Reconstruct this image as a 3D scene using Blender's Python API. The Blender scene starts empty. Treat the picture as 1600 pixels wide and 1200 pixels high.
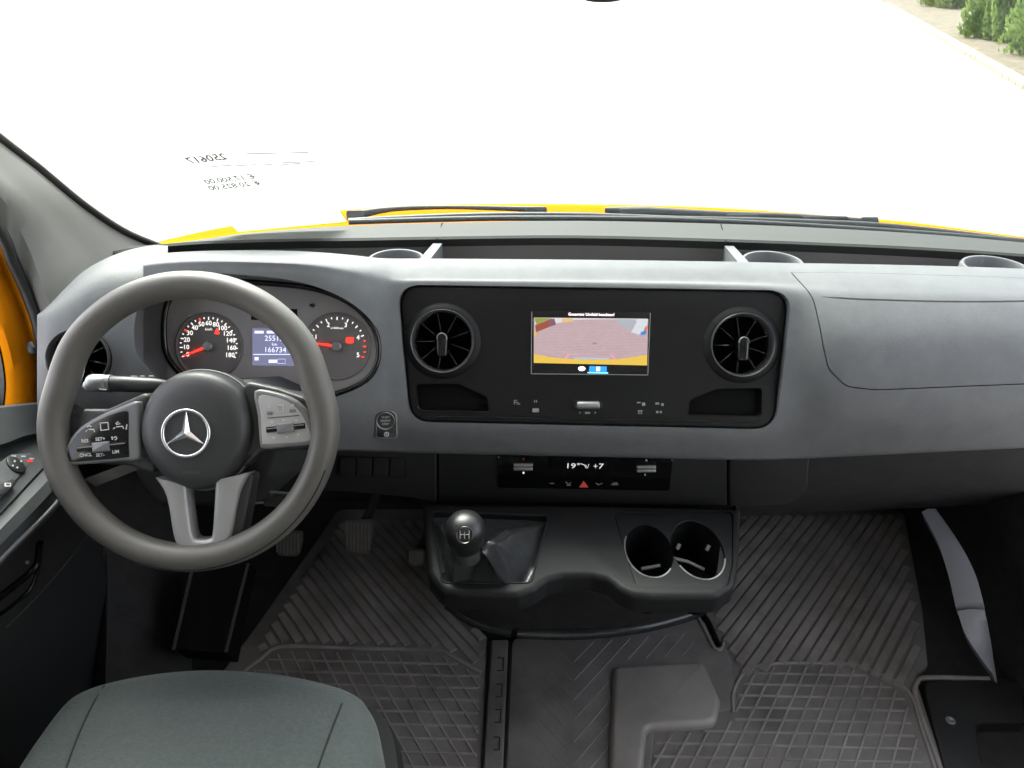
import bpy, bmesh, math, random
from mathutils import Vector, Matrix
random.seed(7)
sc = bpy.context.scene
COL = sc.collection
V = Vector
R = math.radians

# ------------------------------------------------------------------ camera
CAM = V((0, 0, 1.25)); FPX = 1200.0
PITCH, YAW, ROLL = R(30), R(1.2), R(0.3)
cF = V((-math.sin(YAW) * math.cos(PITCH), math.cos(YAW) * math.cos(PITCH), -math.sin(PITCH)))
r0 = V((math.cos(YAW), math.sin(YAW), 0)); u0 = r0.cross(cF)
cR = r0 * math.cos(ROLL) + u0 * math.sin(ROLL)
cU = u0 * math.cos(ROLL) - r0 * math.sin(ROLL)
cd = bpy.data.cameras.new('camera'); cam = bpy.data.objects.new('camera', cd); COL.objects.link(cam)
cd.sensor_width = 36; cd.lens = 36 * FPX / 1600; cd.clip_start = 0.02; cd.clip_end = 500
m = Matrix((cR, cU, -cF)).transposed().to_4x4(); m.translation = CAM
cam.matrix_world = m
sc.camera = cam

# ------------------------------------------------------------------ sky, sun, exposure
w = bpy.data.worlds.new('World'); sc.world = w; w.use_nodes = True
nt = w.node_tree; nt.nodes.clear()
sky = nt.nodes.new('ShaderNodeTexSky'); sky.sky_type = 'NISHITA'; sky.sun_disc = False
sky.sun_elevation = R(48); sky.sun_rotation = R(-20); sky.dust_density = 4; sky.air_density = 1.0; sky.ozone_density = 1
hs = nt.nodes.new('ShaderNodeHueSaturation'); hs.inputs['Saturation'].default_value = 0.35
bg = nt.nodes.new('ShaderNodeBackground'); bg.inputs[1].default_value = 0.15
wo = nt.nodes.new('ShaderNodeOutputWorld')
nt.links.new(sky.outputs[0], hs.inputs['Color']); nt.links.new(hs.outputs[0], bg.inputs[0]); nt.links.new(bg.outputs[0], wo.inputs[0])
sl = bpy.data.lights.new('sun', 'SUN'); sl.energy = 1.2; sl.angle = R(35); sl.color = (1, .97, .92)
so = bpy.data.objects.new('sun', sl); COL.objects.link(so)
_az, _el = R(-20), R(48)
sdir = V((math.sin(_az) * math.cos(_el), math.cos(_az) * math.cos(_el), math.sin(_el)))
so.rotation_euler = (-sdir).to_track_quat('-Z', 'Y').to_euler()
sc.view_settings.view_transform = 'Standard'; sc.view_settings.look = 'None'
sc.view_settings.exposure = 2.8; sc.view_settings.gamma = 1; sc.view_settings.use_curve_mapping = False
sc.render.engine = 'CYCLES'
sc.cycles.use_denoising = True
sc.cycles.max_bounces = 8; sc.cycles.diffuse_bounces = 4; sc.cycles.glossy_bounces = 3; sc.cycles.transparent_max_bounces = 12
sc.cycles.sample_clamp_indirect = 6

# ------------------------------------------------------------------ geometry helpers
def ray(u, v): return cF + cR * ((u - 800) / FPX) + cU * ((600 - v) / FPX)
def P(u, v, t=None, x=None, y=None, z=None):
    d = ray(u, v)
    if t is None:
        if x is not None: t = (x - CAM.x) / d.x
        elif y is not None: t = (y - CAM.y) / d.y
        else: t = (z - CAM.z) / d.z
    return CAM + d * t

class Frame:
    def __init__(s, O, X, Y):
        s.O = V(O); s.X = V(X).normalized(); Y = V(Y); s.Z = s.X.cross(Y).normalized(); s.Y = s.Z.cross(s.X)
    def pt(s, a, b, c=0): return s.O + s.X * a + s.Y * b + s.Z * c
    def loc(s, u, v, c=0):
        d = ray(u, v); t = (s.O + s.Z * c - CAM).dot(s.Z) / d.dot(s.Z)
        p = CAM + d * t - s.O
        return (p.dot(s.X), p.dot(s.Y))
    def off(s, c): return Frame(s.O + s.Z * c, s.X, s.Y)
    def depth(s, u, v, c=0):
        d = ray(u, v); return (s.O + s.Z * c - CAM).dot(s.Z) / d.dot(s.Z)

def obj(name, verts, faces, mat=None, parent=None, ang=35, smooth=True):
    me = bpy.data.meshes.new(name); me.from_pydata([tuple(v) for v in verts], [], faces)
    me.validate(); bm = bmesh.new(); bm.from_mesh(me)
    bmesh.ops.remove_doubles(bm, verts=bm.verts, dist=1e-6)
    bmesh.ops.recalc_face_normals(bm, faces=bm.faces); bm.to_mesh(me); bm.free()
    if smooth:
        me.polygons.foreach_set('use_smooth', [True] * len(me.polygons)); me.set_sharp_from_angle(angle=R(ang))
    o = bpy.data.objects.new(name, me); COL.objects.link(o)
    if mat: me.materials.append(mat)
    if parent: o.parent = parent
    return o

def empty(name, loc=(0, 0, 0)):
    # things keep their parts in world coordinates: the empty sits at the base, children are offset back
    o = bpy.data.objects.new(name, None); COL.objects.link(o); o.empty_display_size = .05
    return o
def tag(o, label=None, cat=None, group=None, kind=None):
    if label: o['label'] = label
    if cat: o['category'] = cat
    if group: o['group'] = group
    if kind: o['kind'] = kind
    return o

def catmull(pts, n=8, closed=False):
    pts = [V(p) for p in pts]; N = len(pts); out = []
    rng = range(N) if closed else range(N - 1)
    for i in rng:
        if closed: a, b, c, d = pts[i - 1], pts[i], pts[(i + 1) % N], pts[(i + 2) % N]
        else: a, b, c, d = pts[max(i - 1, 0)], pts[i], pts[i + 1], pts[min(i + 2, N - 1)]
        for k in range(n):
            t = k / n
            out.append(.5 * ((2 * b) + (c - a) * t + (2 * a - 5 * b + 4 * c - d) * t * t + (3 * b - a - 3 * c + d) * t ** 3))
    if not closed: out.append(pts[-1])
    return out

def roundpoly(pts, r, seg=6):
    """round the corners of a 2-D polygon; r a number or a list"""
    N = len(pts); out = []
    for i in range(N):
        p = V((pts[i][0], pts[i][1])); a = V(pts[i - 1][:2]) - p; b = V(pts[(i + 1) % N][:2]) - p
        rr = r[i] if isinstance(r, (list, tuple)) else r
        la, lb = a.length, b.length
        if rr <= 0: out.append((p.x, p.y)); continue
        a.normalize(); b.normalize()
        th = math.acos(max(-1, min(1, a.dot(b))))
        d = min(rr / max(math.tan(th / 2), 1e-4), la * .48, lb * .48)
        for k in range(seg + 1):
            t = k / seg
            q = (p + a * d) * (1 - t) ** 2 + p * 2 * t * (1 - t) + (p + b * d) * t * t
            out.append((q.x, q.y))
    return out

def area2(pts): return sum(pts[i - 1][0] * pts[i][1] - pts[i][0] * pts[i - 1][1] for i in range(len(pts)))
def inset(pts, d):
    """move a polygon outline inwards by d"""
    N = len(pts); s = 1 if area2(pts) > 0 else -1; out = []
    for i in range(N):
        p = V(pts[i]); e1 = (p - V(pts[i - 1])); e2 = (V(pts[(i + 1) % N]) - p)
        if e1.length < 1e-9 or e2.length < 1e-9: e = (e1 + e2).normalized(); n = V((-e.y, e.x)) * s
        else:
            e1.normalize(); e2.normalize()
            n1 = V((-e1.y, e1.x)) * s; n2 = V((-e2.y, e2.x)) * s
            n = n1 + n2
            if n.length < 1e-6: n = n1
            n.normalize(); n = n / max(.45, n.dot(n1))
        q = p + n * d; out.append((q.x, q.y))
    return out

def ring_loft(rings, cap0=True, cap1=True):
    n = len(rings[0]); vs = [v for r_ in rings for v in r_]; fs = []
    for i in range(len(rings) - 1):
        for k in range(n):
            a = i * n + k; b = i * n + (k + 1) % n
            fs.append((a, b, b + n, a + n))
    if cap0: fs.append(tuple(range(n)))
    if cap1: fs.append(tuple(range((len(rings) - 1) * n, len(rings) * n)))
    return vs, fs

def plate(name, fr, pts, c0, c1, mat, parent=None, bev=0.0, seg=3, ang=35, dome=0):
    """prism on frame fr over the 2-D outline pts from height c0 to c1, front edge rounded by bev"""
    rings = [[fr.pt(a, b, c0) for a, b in pts]]
    if bev > 0:
        for k in range(seg + 1):
            th = k / seg * math.pi / 2
            q = inset(pts, bev * (1 - math.cos(th)))
            rings.append([fr.pt(a, b, c1 - bev + bev * math.sin(th)) for a, b in q])
    else: rings.append([fr.pt(a, b, c1) for a, b in pts])
    if dome:
        base = inset(pts, bev) if bev > 0 else pts
        cx = sum(p[0] for p in base) / len(base); cy = sum(p[1] for p in base) / len(base)
        for k in range(1, 7):
            s = 1 - k / 7
            rings.append([fr.pt(cx + (a - cx) * s, cy + (b - cy) * s, c1 + dome * (1 - s * s)) for a, b in base])
    vs, fs = ring_loft(rings)
    return obj(name, vs, fs, mat, parent, ang)

def px(fr, pts, c=0): return [fr.loc(u, v, c) for u, v in pts]
def pxr(fr, pts, r, seg=6, c=0): return roundpoly(px(fr, pts, c), r, seg)
def circ(cx, cy, r, n=40, ry=None): return [(cx + r * math.cos(2 * math.pi * k / n), cy + (ry or r) * math.sin(2 * math.pi * k / n)) for k in range(n)]

def lathe(name, fr, ca, cb, prof, mat, parent=None, seg=48, ang=35, sx=1, sy=1, cap=False):
    rings = [[fr.pt(ca + r_ * sx * math.cos(2 * math.pi * k / seg), cb + r_ * sy * math.sin(2 * math.pi * k / seg), h) for k in range(seg)] for r_, h in prof]
    vs, fs = ring_loft(rings, cap, cap)
    return obj(name, vs, fs, mat, parent, ang)

def tube(name, pts, rad, mat, parent=None, seg=10, closed=False, flat=None):
    pts = [V(p) for p in pts]; N = len(pts); rings = []
    up = None
    for i, p in enumerate(pts):
        a = pts[i - 1] if (closed or i > 0) else p; b = pts[(i + 1) % N] if (closed or i < N - 1) else p
        t = (b - a).normalized()
        if up is None: up = t.orthogonal()
        up = (up - t * up.dot(t)); up = up.normalized() if up.length > 1e-6 else t.orthogonal().normalized()
        s = t.cross(up); rr = rad[i] if isinstance(rad, (list, tuple)) else rad
        rings.append([p + (up * math.cos(2 * math.pi * k / seg) + s * math.sin(2 * math.pi * k / seg) * (flat or 1)) * rr for k in range(seg)])
    if closed:
        vs = [v for r_ in rings for v in r_]; fs = []
        for i in range(N):
            for k in range(seg):
                j = (i + 1) % N
                fs.append((i * seg + k, i * seg + (k + 1) % seg, j * seg + (k + 1) % seg, j * seg + k))
    else: vs, fs = ring_loft(rings)
    return obj(name, vs, fs, mat, parent, 50)

def grid(name, rows, mat, parent=None, ang=35, closed=False, caps=False):
    n = len(rows[0]); vs = [p for r_ in rows for p in r_]; fs = []
    for i in range(len(rows) - 1):
        for k in range(n if closed else n - 1):
            a = i * n + k; b = i * n + (k + 1) % n
            fs.append((a, b, b + n, a + n))
    if caps: fs.append(tuple(range(n))); fs.append(tuple(range((len(rows) - 1) * n, len(rows) * n)))
    return obj(name, vs, fs, mat, parent, ang)

def slab(name, rows, thick, mat, parent=None, ang=35):
    """grid surface given a real thickness along direction vector thick"""
    n = len(rows[0]); m_ = len(rows); top = [V(p) for r_ in rows for p in r_]; bot = [p + V(thick) for p in top]
    vs = top + bot; K = n * m_; fs = []
    for i in range(m_ - 1):
        for k in range(n - 1):
            a = i * n + k; q = (a, a + 1, a + 1 + n, a + n); fs.append(q); fs.append(tuple(x + K for x in reversed(q)))
    edge = [(0, k) for k in range(n)] + [(i, n - 1) for i in range(1, m_)] + [(m_ - 1, k) for k in range(n - 2, -1, -1)] + [(i, 0) for i in range(m_ - 2, 0, -1)]
    idx = [i * n + k for i, k in edge]
    for j in range(len(idx)):
        a = idx[j]; b = idx[(j + 1) % len(idx)]; fs.append((a, b, b + K, a + K))
    return obj(name, vs, fs, mat, parent, ang)

def box(name, c, s, mat, parent=None, bev=0.0, rot=None):
    bm = bmesh.new(); bmesh.ops.create_cube(bm, size=1)
    for v in bm.verts: v.co = V((v.co.x * s[0], v.co.y * s[1], v.co.z * s[2]))
    if bev: bmesh.ops.bevel(bm, geom=list(bm.edges), offset=bev, segments=2, affect='EDGES', profile=.5)
    if rot is not None: bmesh.ops.transform(bm, matrix=rot.to_4x4(), verts=bm.verts)
    bmesh.ops.translate(bm, vec=V(c), verts=bm.verts)
    me = bpy.data.meshes.new(name); bm.to_mesh(me); bm.free()
    me.polygons.foreach_set('use_smooth', [True] * len(me.polygons)); me.set_sharp_from_angle(angle=R(35))
    o = bpy.data.objects.new(name, me); COL.objects.link(o)
    if mat: me.materials.append(mat)
    if parent: o.parent = parent
    return o

def boolean(o, cutters, op='DIFFERENCE', ang=35):
    for c in cutters:
        md = o.modifiers.new('b', 'BOOLEAN'); md.operation = op; md.object = c; md.solver = 'EXACT'
    dg = bpy.context.evaluated_depsgraph_get(); dg.update()
    me = bpy.data.meshes.new_from_object(o.evaluated_get(dg)); mats = list(o.data.materials)
    o.modifiers.clear(); o.data = me; me.name = o.name
    me.materials.clear(); [me.materials.append(q) for q in mats]
    me.polygons.foreach_set('material_index', [0] * len(me.polygons))
    me.polygons.foreach_set('use_smooth', [True] * len(me.polygons)); me.set_sharp_from_angle(angle=R(ang))
    for c in cutters: bpy.data.objects.remove(c)
    return o

def text(name, fr, s, a, b, size, mat, parent=None, c=0.0004, mirror=False, rot=0, sx=1, bold=0):
    cu = bpy.data.curves.new(name, 'FONT'); cu.body = s; cu.size = size; cu.align_x = 'CENTER'; cu.align_y = 'CENTER'
    cu.resolution_u = 2; cu.extrude = 0.00008; cu.offset = bold
    t = bpy.data.objects.new('tmp', cu); COL.objects.link(t)
    dg = bpy.context.evaluated_depsgraph_get(); dg.update()
    me = bpy.data.meshes.new_from_object(t.evaluated_get(dg)); bpy.data.objects.remove(t)
    k = -1 if mirror else 1; cr, sr = math.cos(rot), math.sin(rot)
    for v in me.vertices:
        X, Y = v.co.x * sx * k, v.co.y
        v.co = fr.pt(a + X * cr - Y * sr, b + X * sr + Y * cr, c + v.co.z)
    me.name = name; me.materials.clear(); me.materials.append(mat)
    o = bpy.data.objects.new(name, me); COL.objects.link(o)
    if parent: o.parent = parent
    return o
def ptext(name, fr, s, u, v, hpx, mat, parent=None, **k):
    a, b = fr.loc(u, v); _, b2 = fr.loc(u, v + hpx)
    return text(name, fr, s, a, b, (b - b2) * 1.38, mat, parent, **k)

# ------------------------------------------------------------------ materials
def mat(name, col, rough=.5, metal=0, spec=.5, bump=0, scale=900, var=0, vscale=6, coat=0, emit=None, es=1, sheen=0, rvar=0):
    mt = bpy.data.materials.new(name); mt.use_nodes = True; t = mt.node_tree; b = t.nodes['Principled BSDF']
    b.inputs['Base Color'].default_value = (*col, 1); b.inputs['Roughness'].default_value = rough
    b.inputs['Metallic'].default_value = metal; b.inputs['Specular IOR Level'].default_value = spec
    b.inputs['Coat Weight'].default_value = coat; b.inputs['Coat Roughness'].default_value = .08
    b.inputs['Sheen Weight'].default_value = sheen
    if emit: b.inputs['Emission Color'].default_value = (*emit, 1); b.inputs['Emission Strength'].default_value = es
    tc = t.nodes.new('ShaderNodeTexCoord')
    if bump:
        n = t.nodes.new('ShaderNodeTexNoise'); n.inputs['Scale'].default_value = scale; n.inputs['Detail'].default_value = 3
        t.links.new(tc.outputs['Object'], n.inputs['Vector'])
        bp = t.nodes.new('ShaderNodeBump'); bp.inputs['Strength'].default_value = bump; bp.inputs['Distance'].default_value = .001
        t.links.new(n.outputs['Fac'], bp.inputs['Height']); t.links.new(bp.outputs['Normal'], b.inputs['Normal'])
    if var:
        n = t.nodes.new('ShaderNodeTexNoise'); n.inputs['Scale'].default_value = vscale; n.inputs['Detail'].default_value = 6; n.inputs['Roughness'].default_value = .65
        t.links.new(tc.outputs['Object'], n.inputs['Vector'])
        mr = t.nodes.new('ShaderNodeMapRange'); mr.inputs['From Min'].default_value = .3; mr.inputs['From Max'].default_value = .7
        mr.inputs['To Min'].default_value = 1 - var; mr.inputs['To Max'].default_value = 1 + var
        t.links.new(n.outputs['Fac'], mr.inputs['Value'])
        mx = t.nodes.new('ShaderNodeVectorMath'); mx.operation = 'SCALE'; mx.inputs[0].default_value = col
        t.links.new(mr.outputs[0], mx.inputs['Scale']); t.links.new(mx.outputs[0], b.inputs['Base Color'])
        if rvar:
            m2 = t.nodes.new('ShaderNodeMapRange'); m2.inputs['From Min'].default_value = .3; m2.inputs['From Max'].default_value = .7
            m2.inputs['To Min'].default_value = rough - rvar; m2.inputs['To Max'].default_value = rough + rvar
            t.links.new(n.outputs['Fac'], m2.inputs['Value']); t.links.new(m2.outputs[0], b.inputs['Roughness'])
    return mt
M = {}
M['dash'] = mat('grey_dash_plastic', (.125, .129, .134), .6, spec=.3, bump=.5, scale=900, var=.10, vscale=26)
M['deck'] = mat('grey_deck_plastic', (.026, .0275, .0255), .7, spec=.3, bump=.25, scale=1200, var=.08, vscale=9)
M['lower'] = mat('dark_lower_plastic', (.021, .0205, .0205), .6, spec=.3, bump=.25, scale=1400, var=.1, vscale=8)
M['fascia'] = mat('black_fascia_plastic', (.006, .0057, .0057), .55, spec=.25, bump=.15, scale=1600, var=.1, vscale=20)
M['gloss'] = mat('gloss_black', (.006, .006, .006), .12)
M['ventring'] = mat('vent_ring_plastic', (.05, .05, .052), .22)
M['vane'] = mat('vent_vane_plastic', (.02, .02, .021), .2)
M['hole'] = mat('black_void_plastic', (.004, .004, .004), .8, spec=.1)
M['rim'] = mat('wheel_rim_foam', (.095, .089, .081), .42, bump=.35, scale=900, var=.1, vscale=14, rvar=.06)
M['pad'] = mat('airbag_cover_plastic', (.035, .035, .036), .42, bump=.2, scale=1400, var=.06, vscale=12)
M['chrome'] = mat('chrome', (.75, .75, .76), .14, metal=1)
M['satin'] = mat('satin_silver', (.3, .3, .3), .38, metal=.7, var=.05, vscale=30)
M['spoke'] = mat('dark_satin_spoke', (.20, .20, .205), .36, metal=.25)
M['rubber'] = mat('mat_rubber', (.14, .130, .125), .65, bump=.4, scale=500, var=.38, vscale=9, rvar=.12)  # darker than the ribs: shade of the grooves put into the base colour
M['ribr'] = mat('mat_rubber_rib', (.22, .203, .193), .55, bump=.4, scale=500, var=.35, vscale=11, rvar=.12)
M['fabric'] = mat('seat_fabric', (.047, .0555, .0545), .95, spec=.1, bump=1.0, scale=420, var=.13, vscale=170, sheen=.1)
M['seatdark'] = mat('seat_trim_plastic', (.012, .013, .0135), .75, spec=.2)
M['pillar'] = mat('pillar_trim_fabric', (.135, .132, .122), .8, bump=.3, scale=1000, var=.05, vscale=8)
M['seal'] = mat('black_rubber_seal', (.008, .008, .008), .5)
M['yellow'] = mat('yellow_body_paint', (.60, .195, .005), .6, spec=.0, var=.03)
M['wiper'] = mat('wiper_black', (.05, .053, .056), .5, var=.15, vscale=40)
M['mark'] = mat('white_print', (.55, .55, .55), .6)
M['markd'] = mat('grey_print', (.26, .26, .26), .6)
M['paper'] = None
M['redlit'] = mat('red_lamp', (.3, .01, .005), .4, emit=(1, .02, .01), es=.55)
M['whitelit'] = mat('white_backlit_print', (.6, .6, .6), .5, emit=(1, .95, .9), es=.16)
M['dial'] = mat('dial_face', (.24, .225, .225), .65, var=.05, vscale=40)
M['dial2'] = mat('dial_disc', (.13, .12, .12), .6)
M['red'] = mat('red_print', (.45, .03, .02), .5)
M['boot'] = mat('black_leatherette', (.035, .036, .0375), .18, bump=.2, scale=350, var=.15, vscale=50)
M['knob'] = mat('gear_knob', (.012, .012, .012), .36, var=.05)
M['lcdblue'] = mat('lcd_blue', (.02, .02, .03), .3, emit=(.30, .31, .50), es=.10)
M['lcdtext'] = mat('lcd_text', (.3, .3, .4), .3, emit=(.65, .68, 1), es=.22)
def em(name, c, s=.22): return mat('screen_' + name, (.01, .01, .01), .2, emit=c, es=s)

def transp_mat(name, col, alpha_glossy, dust):
    mt = bpy.data.materials.new(name); mt.use_nodes = True; t = mt.node_tree; t.nodes.clear()
    out = t.nodes.new('ShaderNodeOutputMaterial'); tr = t.nodes.new('ShaderNodeBsdfTransparent'); tr.inputs[0].default_value = (*col, 1)
    gl = t.nodes.new('ShaderNodeBsdfGlossy'); gl.inputs['Roughness'].default_value = .02
    fr = t.nodes.new('ShaderNodeFresnel'); fr.inputs[0].default_value = 1.45
    ml = t.nodes.new('ShaderNodeMath'); ml.operation = 'MULTIPLY'; ml.inputs[1].default_value = alpha_glossy
    mx = t.nodes.new('ShaderNodeMixShader'); df = t.nodes.new('ShaderNodeBsdfDiffuse'); df.inputs[0].default_value = (.8, .8, .8, 1)
    m2 = t.nodes.new('ShaderNodeMixShader'); m2.inputs[0].default_value = dust
    t.links.new(fr.outputs[0], ml.inputs[0]); t.links.new(ml.outputs[0], mx.inputs[0])
    t.links.new(tr.outputs[0], mx.inputs[1]); t.links.new(gl.outputs[0], mx.inputs[2])
    t.links.new(mx.outputs[0], m2.inputs[1]); t.links.new(df.outputs[0], m2.inputs[2]); t.links.new(m2.outputs[0], out.inputs[0])
    return mt
M['traym'] = mat('tray_plastic', (.10, .093, .09), .7, bump=.2, var=.08)
M['glass'] = transp_mat('windscreen_glass', (.80, .83, .81), .18, .003)
def paper_mat():
    mt = bpy.data.materials.new('paper'); mt.use_nodes = True; t = mt.node_tree; t.nodes.clear()
    out = t.nodes.new('ShaderNodeOutputMaterial'); d = t.nodes.new('ShaderNodeBsdfDiffuse'); d.inputs[0].default_value = (.85, .85, .84, 1)
    tr = t.nodes.new('ShaderNodeBsdfTranslucent'); tr.inputs[0].default_value = (.85, .85, .84, 1)
    mx = t.nodes.new('ShaderNodeMixShader'); mx.inputs[0].default_value = .6
    t.links.new(d.outputs[0], mx.inputs[1]); t.links.new(tr.outputs[0], mx.inputs[2]); t.links.new(mx.outputs[0], out.inputs[0]); return mt
M['paper'] = paper_mat()
def ground_mat():
    mt = mat('pale_concrete_paving', (.42, .41, .38), .9); t = mt.node_tree; b = t.nodes['Principled BSDF']
    tc = t.nodes.new('ShaderNodeTexCoord'); br = t.nodes.new('ShaderNodeTexBrick')
    br.inputs['Color1'].default_value = (.44, .42, .39, 1); br.inputs['Color2'].default_value = (.38, .37, .34, 1); br.inputs['Mortar'].default_value = (.24, .23, .2, 1)
    br.inputs['Scale'].default_value = 2.5; br.inputs['Mortar Size'].default_value = .015
    t.links.new(tc.outputs['Object'], br.inputs['Vector']); t.links.new(br.outputs['Color'], b.inputs['Base Color']); return mt
M['ground'] = ground_mat()
M['soil'] = mat('garden_soil', (.16, .13, .09), .95, bump=.6, scale=12, var=.35, vscale=3)
M['edging'] = mat('edging_brick', (.33, .29, .22), .9, var=.2, vscale=4)
M['leafa'] = mat('shrub_leaf', (.10, .20, .05), .6, var=.4, vscale=9)
M['leafb'] = mat('shrub_leaf_pale', (.17, .24, .09), .6, var=.4, vscale=9)
def leaf_mat(name, c1, c2):
    mt = bpy.data.materials.new(name); mt.use_nodes = True; t = mt.node_tree; t.nodes.clear()
    out = t.nodes.new('ShaderNodeOutputMaterial'); d = t.nodes.new('ShaderNodeBsdfDiffuse'); tr = t.nodes.new('ShaderNodeBsdfTranslucent'); mx = t.nodes.new('ShaderNodeMixShader'); mx.inputs[0].default_value = .5
    tc = t.nodes.new('ShaderNodeTexCoord'); n = t.nodes.new('ShaderNodeTexNoise'); n.inputs['Scale'].default_value = 2.2; n.inputs['Detail'].default_value = 4
    r_ = t.nodes.new('ShaderNodeValToRGB'); r_.color_ramp.elements[0].position = .35; r_.color_ramp.elements[1].position = .65
    r_.color_ramp.elements[0].color = (*c1, 1); r_.color_ramp.elements[1].color = (*c2, 1)
    t.links.new(tc.outputs['Object'], n.inputs['Vector']); t.links.new(n.outputs['Fac'], r_.inputs[0])
    t.links.new(r_.outputs[0], d.inputs[0]); t.links.new(r_.outputs[0], tr.inputs[0])
    t.links.new(d.outputs[0], mx.inputs[1]); t.links.new(tr.outputs[0], mx.inputs[2]); t.links.new(mx.outputs[0], out.inputs[0]); return mt
M['leafa'] = leaf_mat('shrub_leaf', (.13, .21, .05), (.28, .37, .11)); M['leafb'] = leaf_mat('shrub_leaf_pale', (.16, .22, .07), (.3, .36, .12))
M['bark'] = mat('bark', (.08, .05, .03), .9, var=.3)
M['shell'] = mat('cab_lining', (.36, .36, .35), .9, var=.05)
M['headliner'] = mat('pale_headliner', (.72, .72, .70), .95)
M['carpet'] = mat('dark_footwell_lining', (.036, .0345, .034), .95, spec=.15, var=.2, vscale=30)
M['door'] = mat('door_trim_plastic', (.055, .060, .062), .6, spec=.3, bump=.25, scale=1200, var=.06)

# ------------------------------------------------------------------ the setting
GZ = -0.7
def sheet(name, x0, x1, y0, y1, z, mt):
    return obj(name, [(x0, y0, z), (x1, y0, z), (x1, y1, z), (x0, y1, z)], [(0, 1, 2, 3)], mt)
tag(sheet('paved_ground', -150, 150, -120, 200, GZ, M['ground']), 'pale sunlit paving outside the windscreen', None, kind='structure')
e0 = P(1600, 128, z=GZ); e1 = P(1375, 0, z=GZ)
ed = (e1 - e0).normalized(); en = V((ed.y, -ed.x, 0))
bedv = [e0 - ed * 14, e1 + ed * 60, e1 + ed * 60 + en * 30, e0 - ed * 14 + en * 30]
bed = obj('garden_bed', [v + V((0, 0, .02)) for v in bedv] + [v - V((0, 0, .05)) for v in bedv],
          [(0, 1, 2, 3), (7, 6, 5, 4), (0, 4, 5, 1), (1, 5, 6, 2), (2, 6, 7, 3), (3, 7, 4, 0)], M['soil'])
tag(bed, 'brown soil bed along the edge of the paving', kind='structure')
bmesh_brick = None
for i in range(46):
    c = e0 - ed * 1.5 + ed * (i * .43) - en * .12 + V((0, 0, .035))
    if bmesh_brick is None:
        b_ = box('brick', (0, 0, 0), (.40, .22, .09), M['edging'], bed, .012); bmesh_brick = b_.data
    else:
        b_ = bpy.data.objects.new('brick', bmesh_brick); COL.objects.link(b_); b_.parent = bed
    b_.location = c; b_.rotation_euler = (0, random.uniform(-.02, .02), math.atan2(ed.y, ed.x) + random.uniform(-.02, .02))

def shrub(name, base, rad, h, n, mt, label, upright=.8):
    root = tag(empty(name), label, 'shrub', 'shrubs in the garden bed')
    vs, fs = [], []
    base = V(base)
    for i in range(n):
        th = random.uniform(0, 2 * math.pi); zz = random.random() ** .8
        rr = rad * (.45 + .55 * math.sqrt(random.random())) * (1 - .45 * zz ** 2) * (1 + .22 * math.sin(5 * th + 3 * zz) + .12 * math.sin(11 * th + 9 * zz))
        c = base + V((rr * math.cos(th), rr * math.sin(th), h * (.02 + .98 * zz)))
        L = random.uniform(.10, .2); W = random.uniform(.018, .04)
        d = V((math.cos(th) * .5 + random.uniform(-.5, .5), math.sin(th) * .5 + random.uniform(-.5, .5), upright + random.uniform(-.4, .4))).normalized()
        s = d.cross(V((random.uniform(-1, 1), random.uniform(-1, 1), random.uniform(-1, 1)))).normalized() * W
        k = len(vs); vs += [c - d * L * .5, c + s, c + d * L * .5, c - s]; fs.append((k, k + 1, k + 2, k + 3))
    me = bpy.data.meshes.new('crown'); me.from_pydata([tuple(v) for v in vs], [], fs); me.materials.append(mt)
    o = bpy.data.objects.new('crown', me); COL.objects.link(o); o.parent = root; o['kind'] = 'stuff'
    for k in range(5):
        th = k * 1.26; tip = base + V((rad * .5 * math.cos(th), rad * .5 * math.sin(th), h * .75))
        tube('stem', [base + V((0, 0, 0)), base * .6 + tip * .4 + V((0, 0, .1)), tip], [.035, .025, .01], M['bark'], root, 6)
    return root
shrub('garden_shrub', P(1572, 62, z=GZ), .85, 1.7, 14000, M['leafa'], 'tall dense green shrub at the top right corner, nearest the paving')
shrub('garden_shrub', P(1655, 90, z=GZ), .9, 1.6, 8000, M['leafa'], 'green shrub cut by the right edge of the photograph')
shrub('garden_shrub', P(1492, 12, z=GZ), 1.0, 1.3, 9000, M['leafb'], 'paler low shrub behind and left of the tall dense shrub')
shrub('garden_shrub', P(1425, -4, z=GZ), 1.1, 1.0, 7000, M['leafb'], 'small far shrub at the left end of the garden bed')

# cab shell
fl = Frame((0, 1, 0), (1, 0, 0), (0, 1, 0))
XL, XR = -.78, .98
def shell(name, vs, fs, mt): return tag(obj(name, vs, fs, mt, smooth=False), kind='structure')
def sbox(name, x0, x1, y0, y1, z0, z1, mt):
    o = box(name, ((x0 + x1) / 2, (y0 + y1) / 2, (z0 + z1) / 2), (x1 - x0, y1 - y0, z1 - z0), mt); return tag(o, kind='structure')
sbox('cab_floor', XL - .20, XR + .08, -.6, 1.75, -.08, -.012, M['carpet'])
sbox('firewall', XL - .06, XR, 1.56, 1.64, -.012, .60, M['carpet'])
sbox('cab_roof', XL - .12, XR + .04, -.56, .92, 1.56, 1.62, M['headliner'])
sbox('cab_rear_wall', XL - .12, XR + .04, -.62, -.56, -.01, 1.62, M['shell'])
sbox('right_cab_wall', XR - .02, XR + .04, .05, 1.62, -.01, .36, M['carpet'])
sbox('left_cab_wall', XL - .12, XL - .06, .42, 1.62, -.01, .64, M['carpet'])
sbox('right_rear_pillar_wall', XR - .02, XR + .04, -.56, .05, -.01, 1.56, M['shell'])
sbox('left_rear_pillar_wall', XL - .12, XL - .06, -.56, .42, -.01, 1.56, M['shell'])
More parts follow.
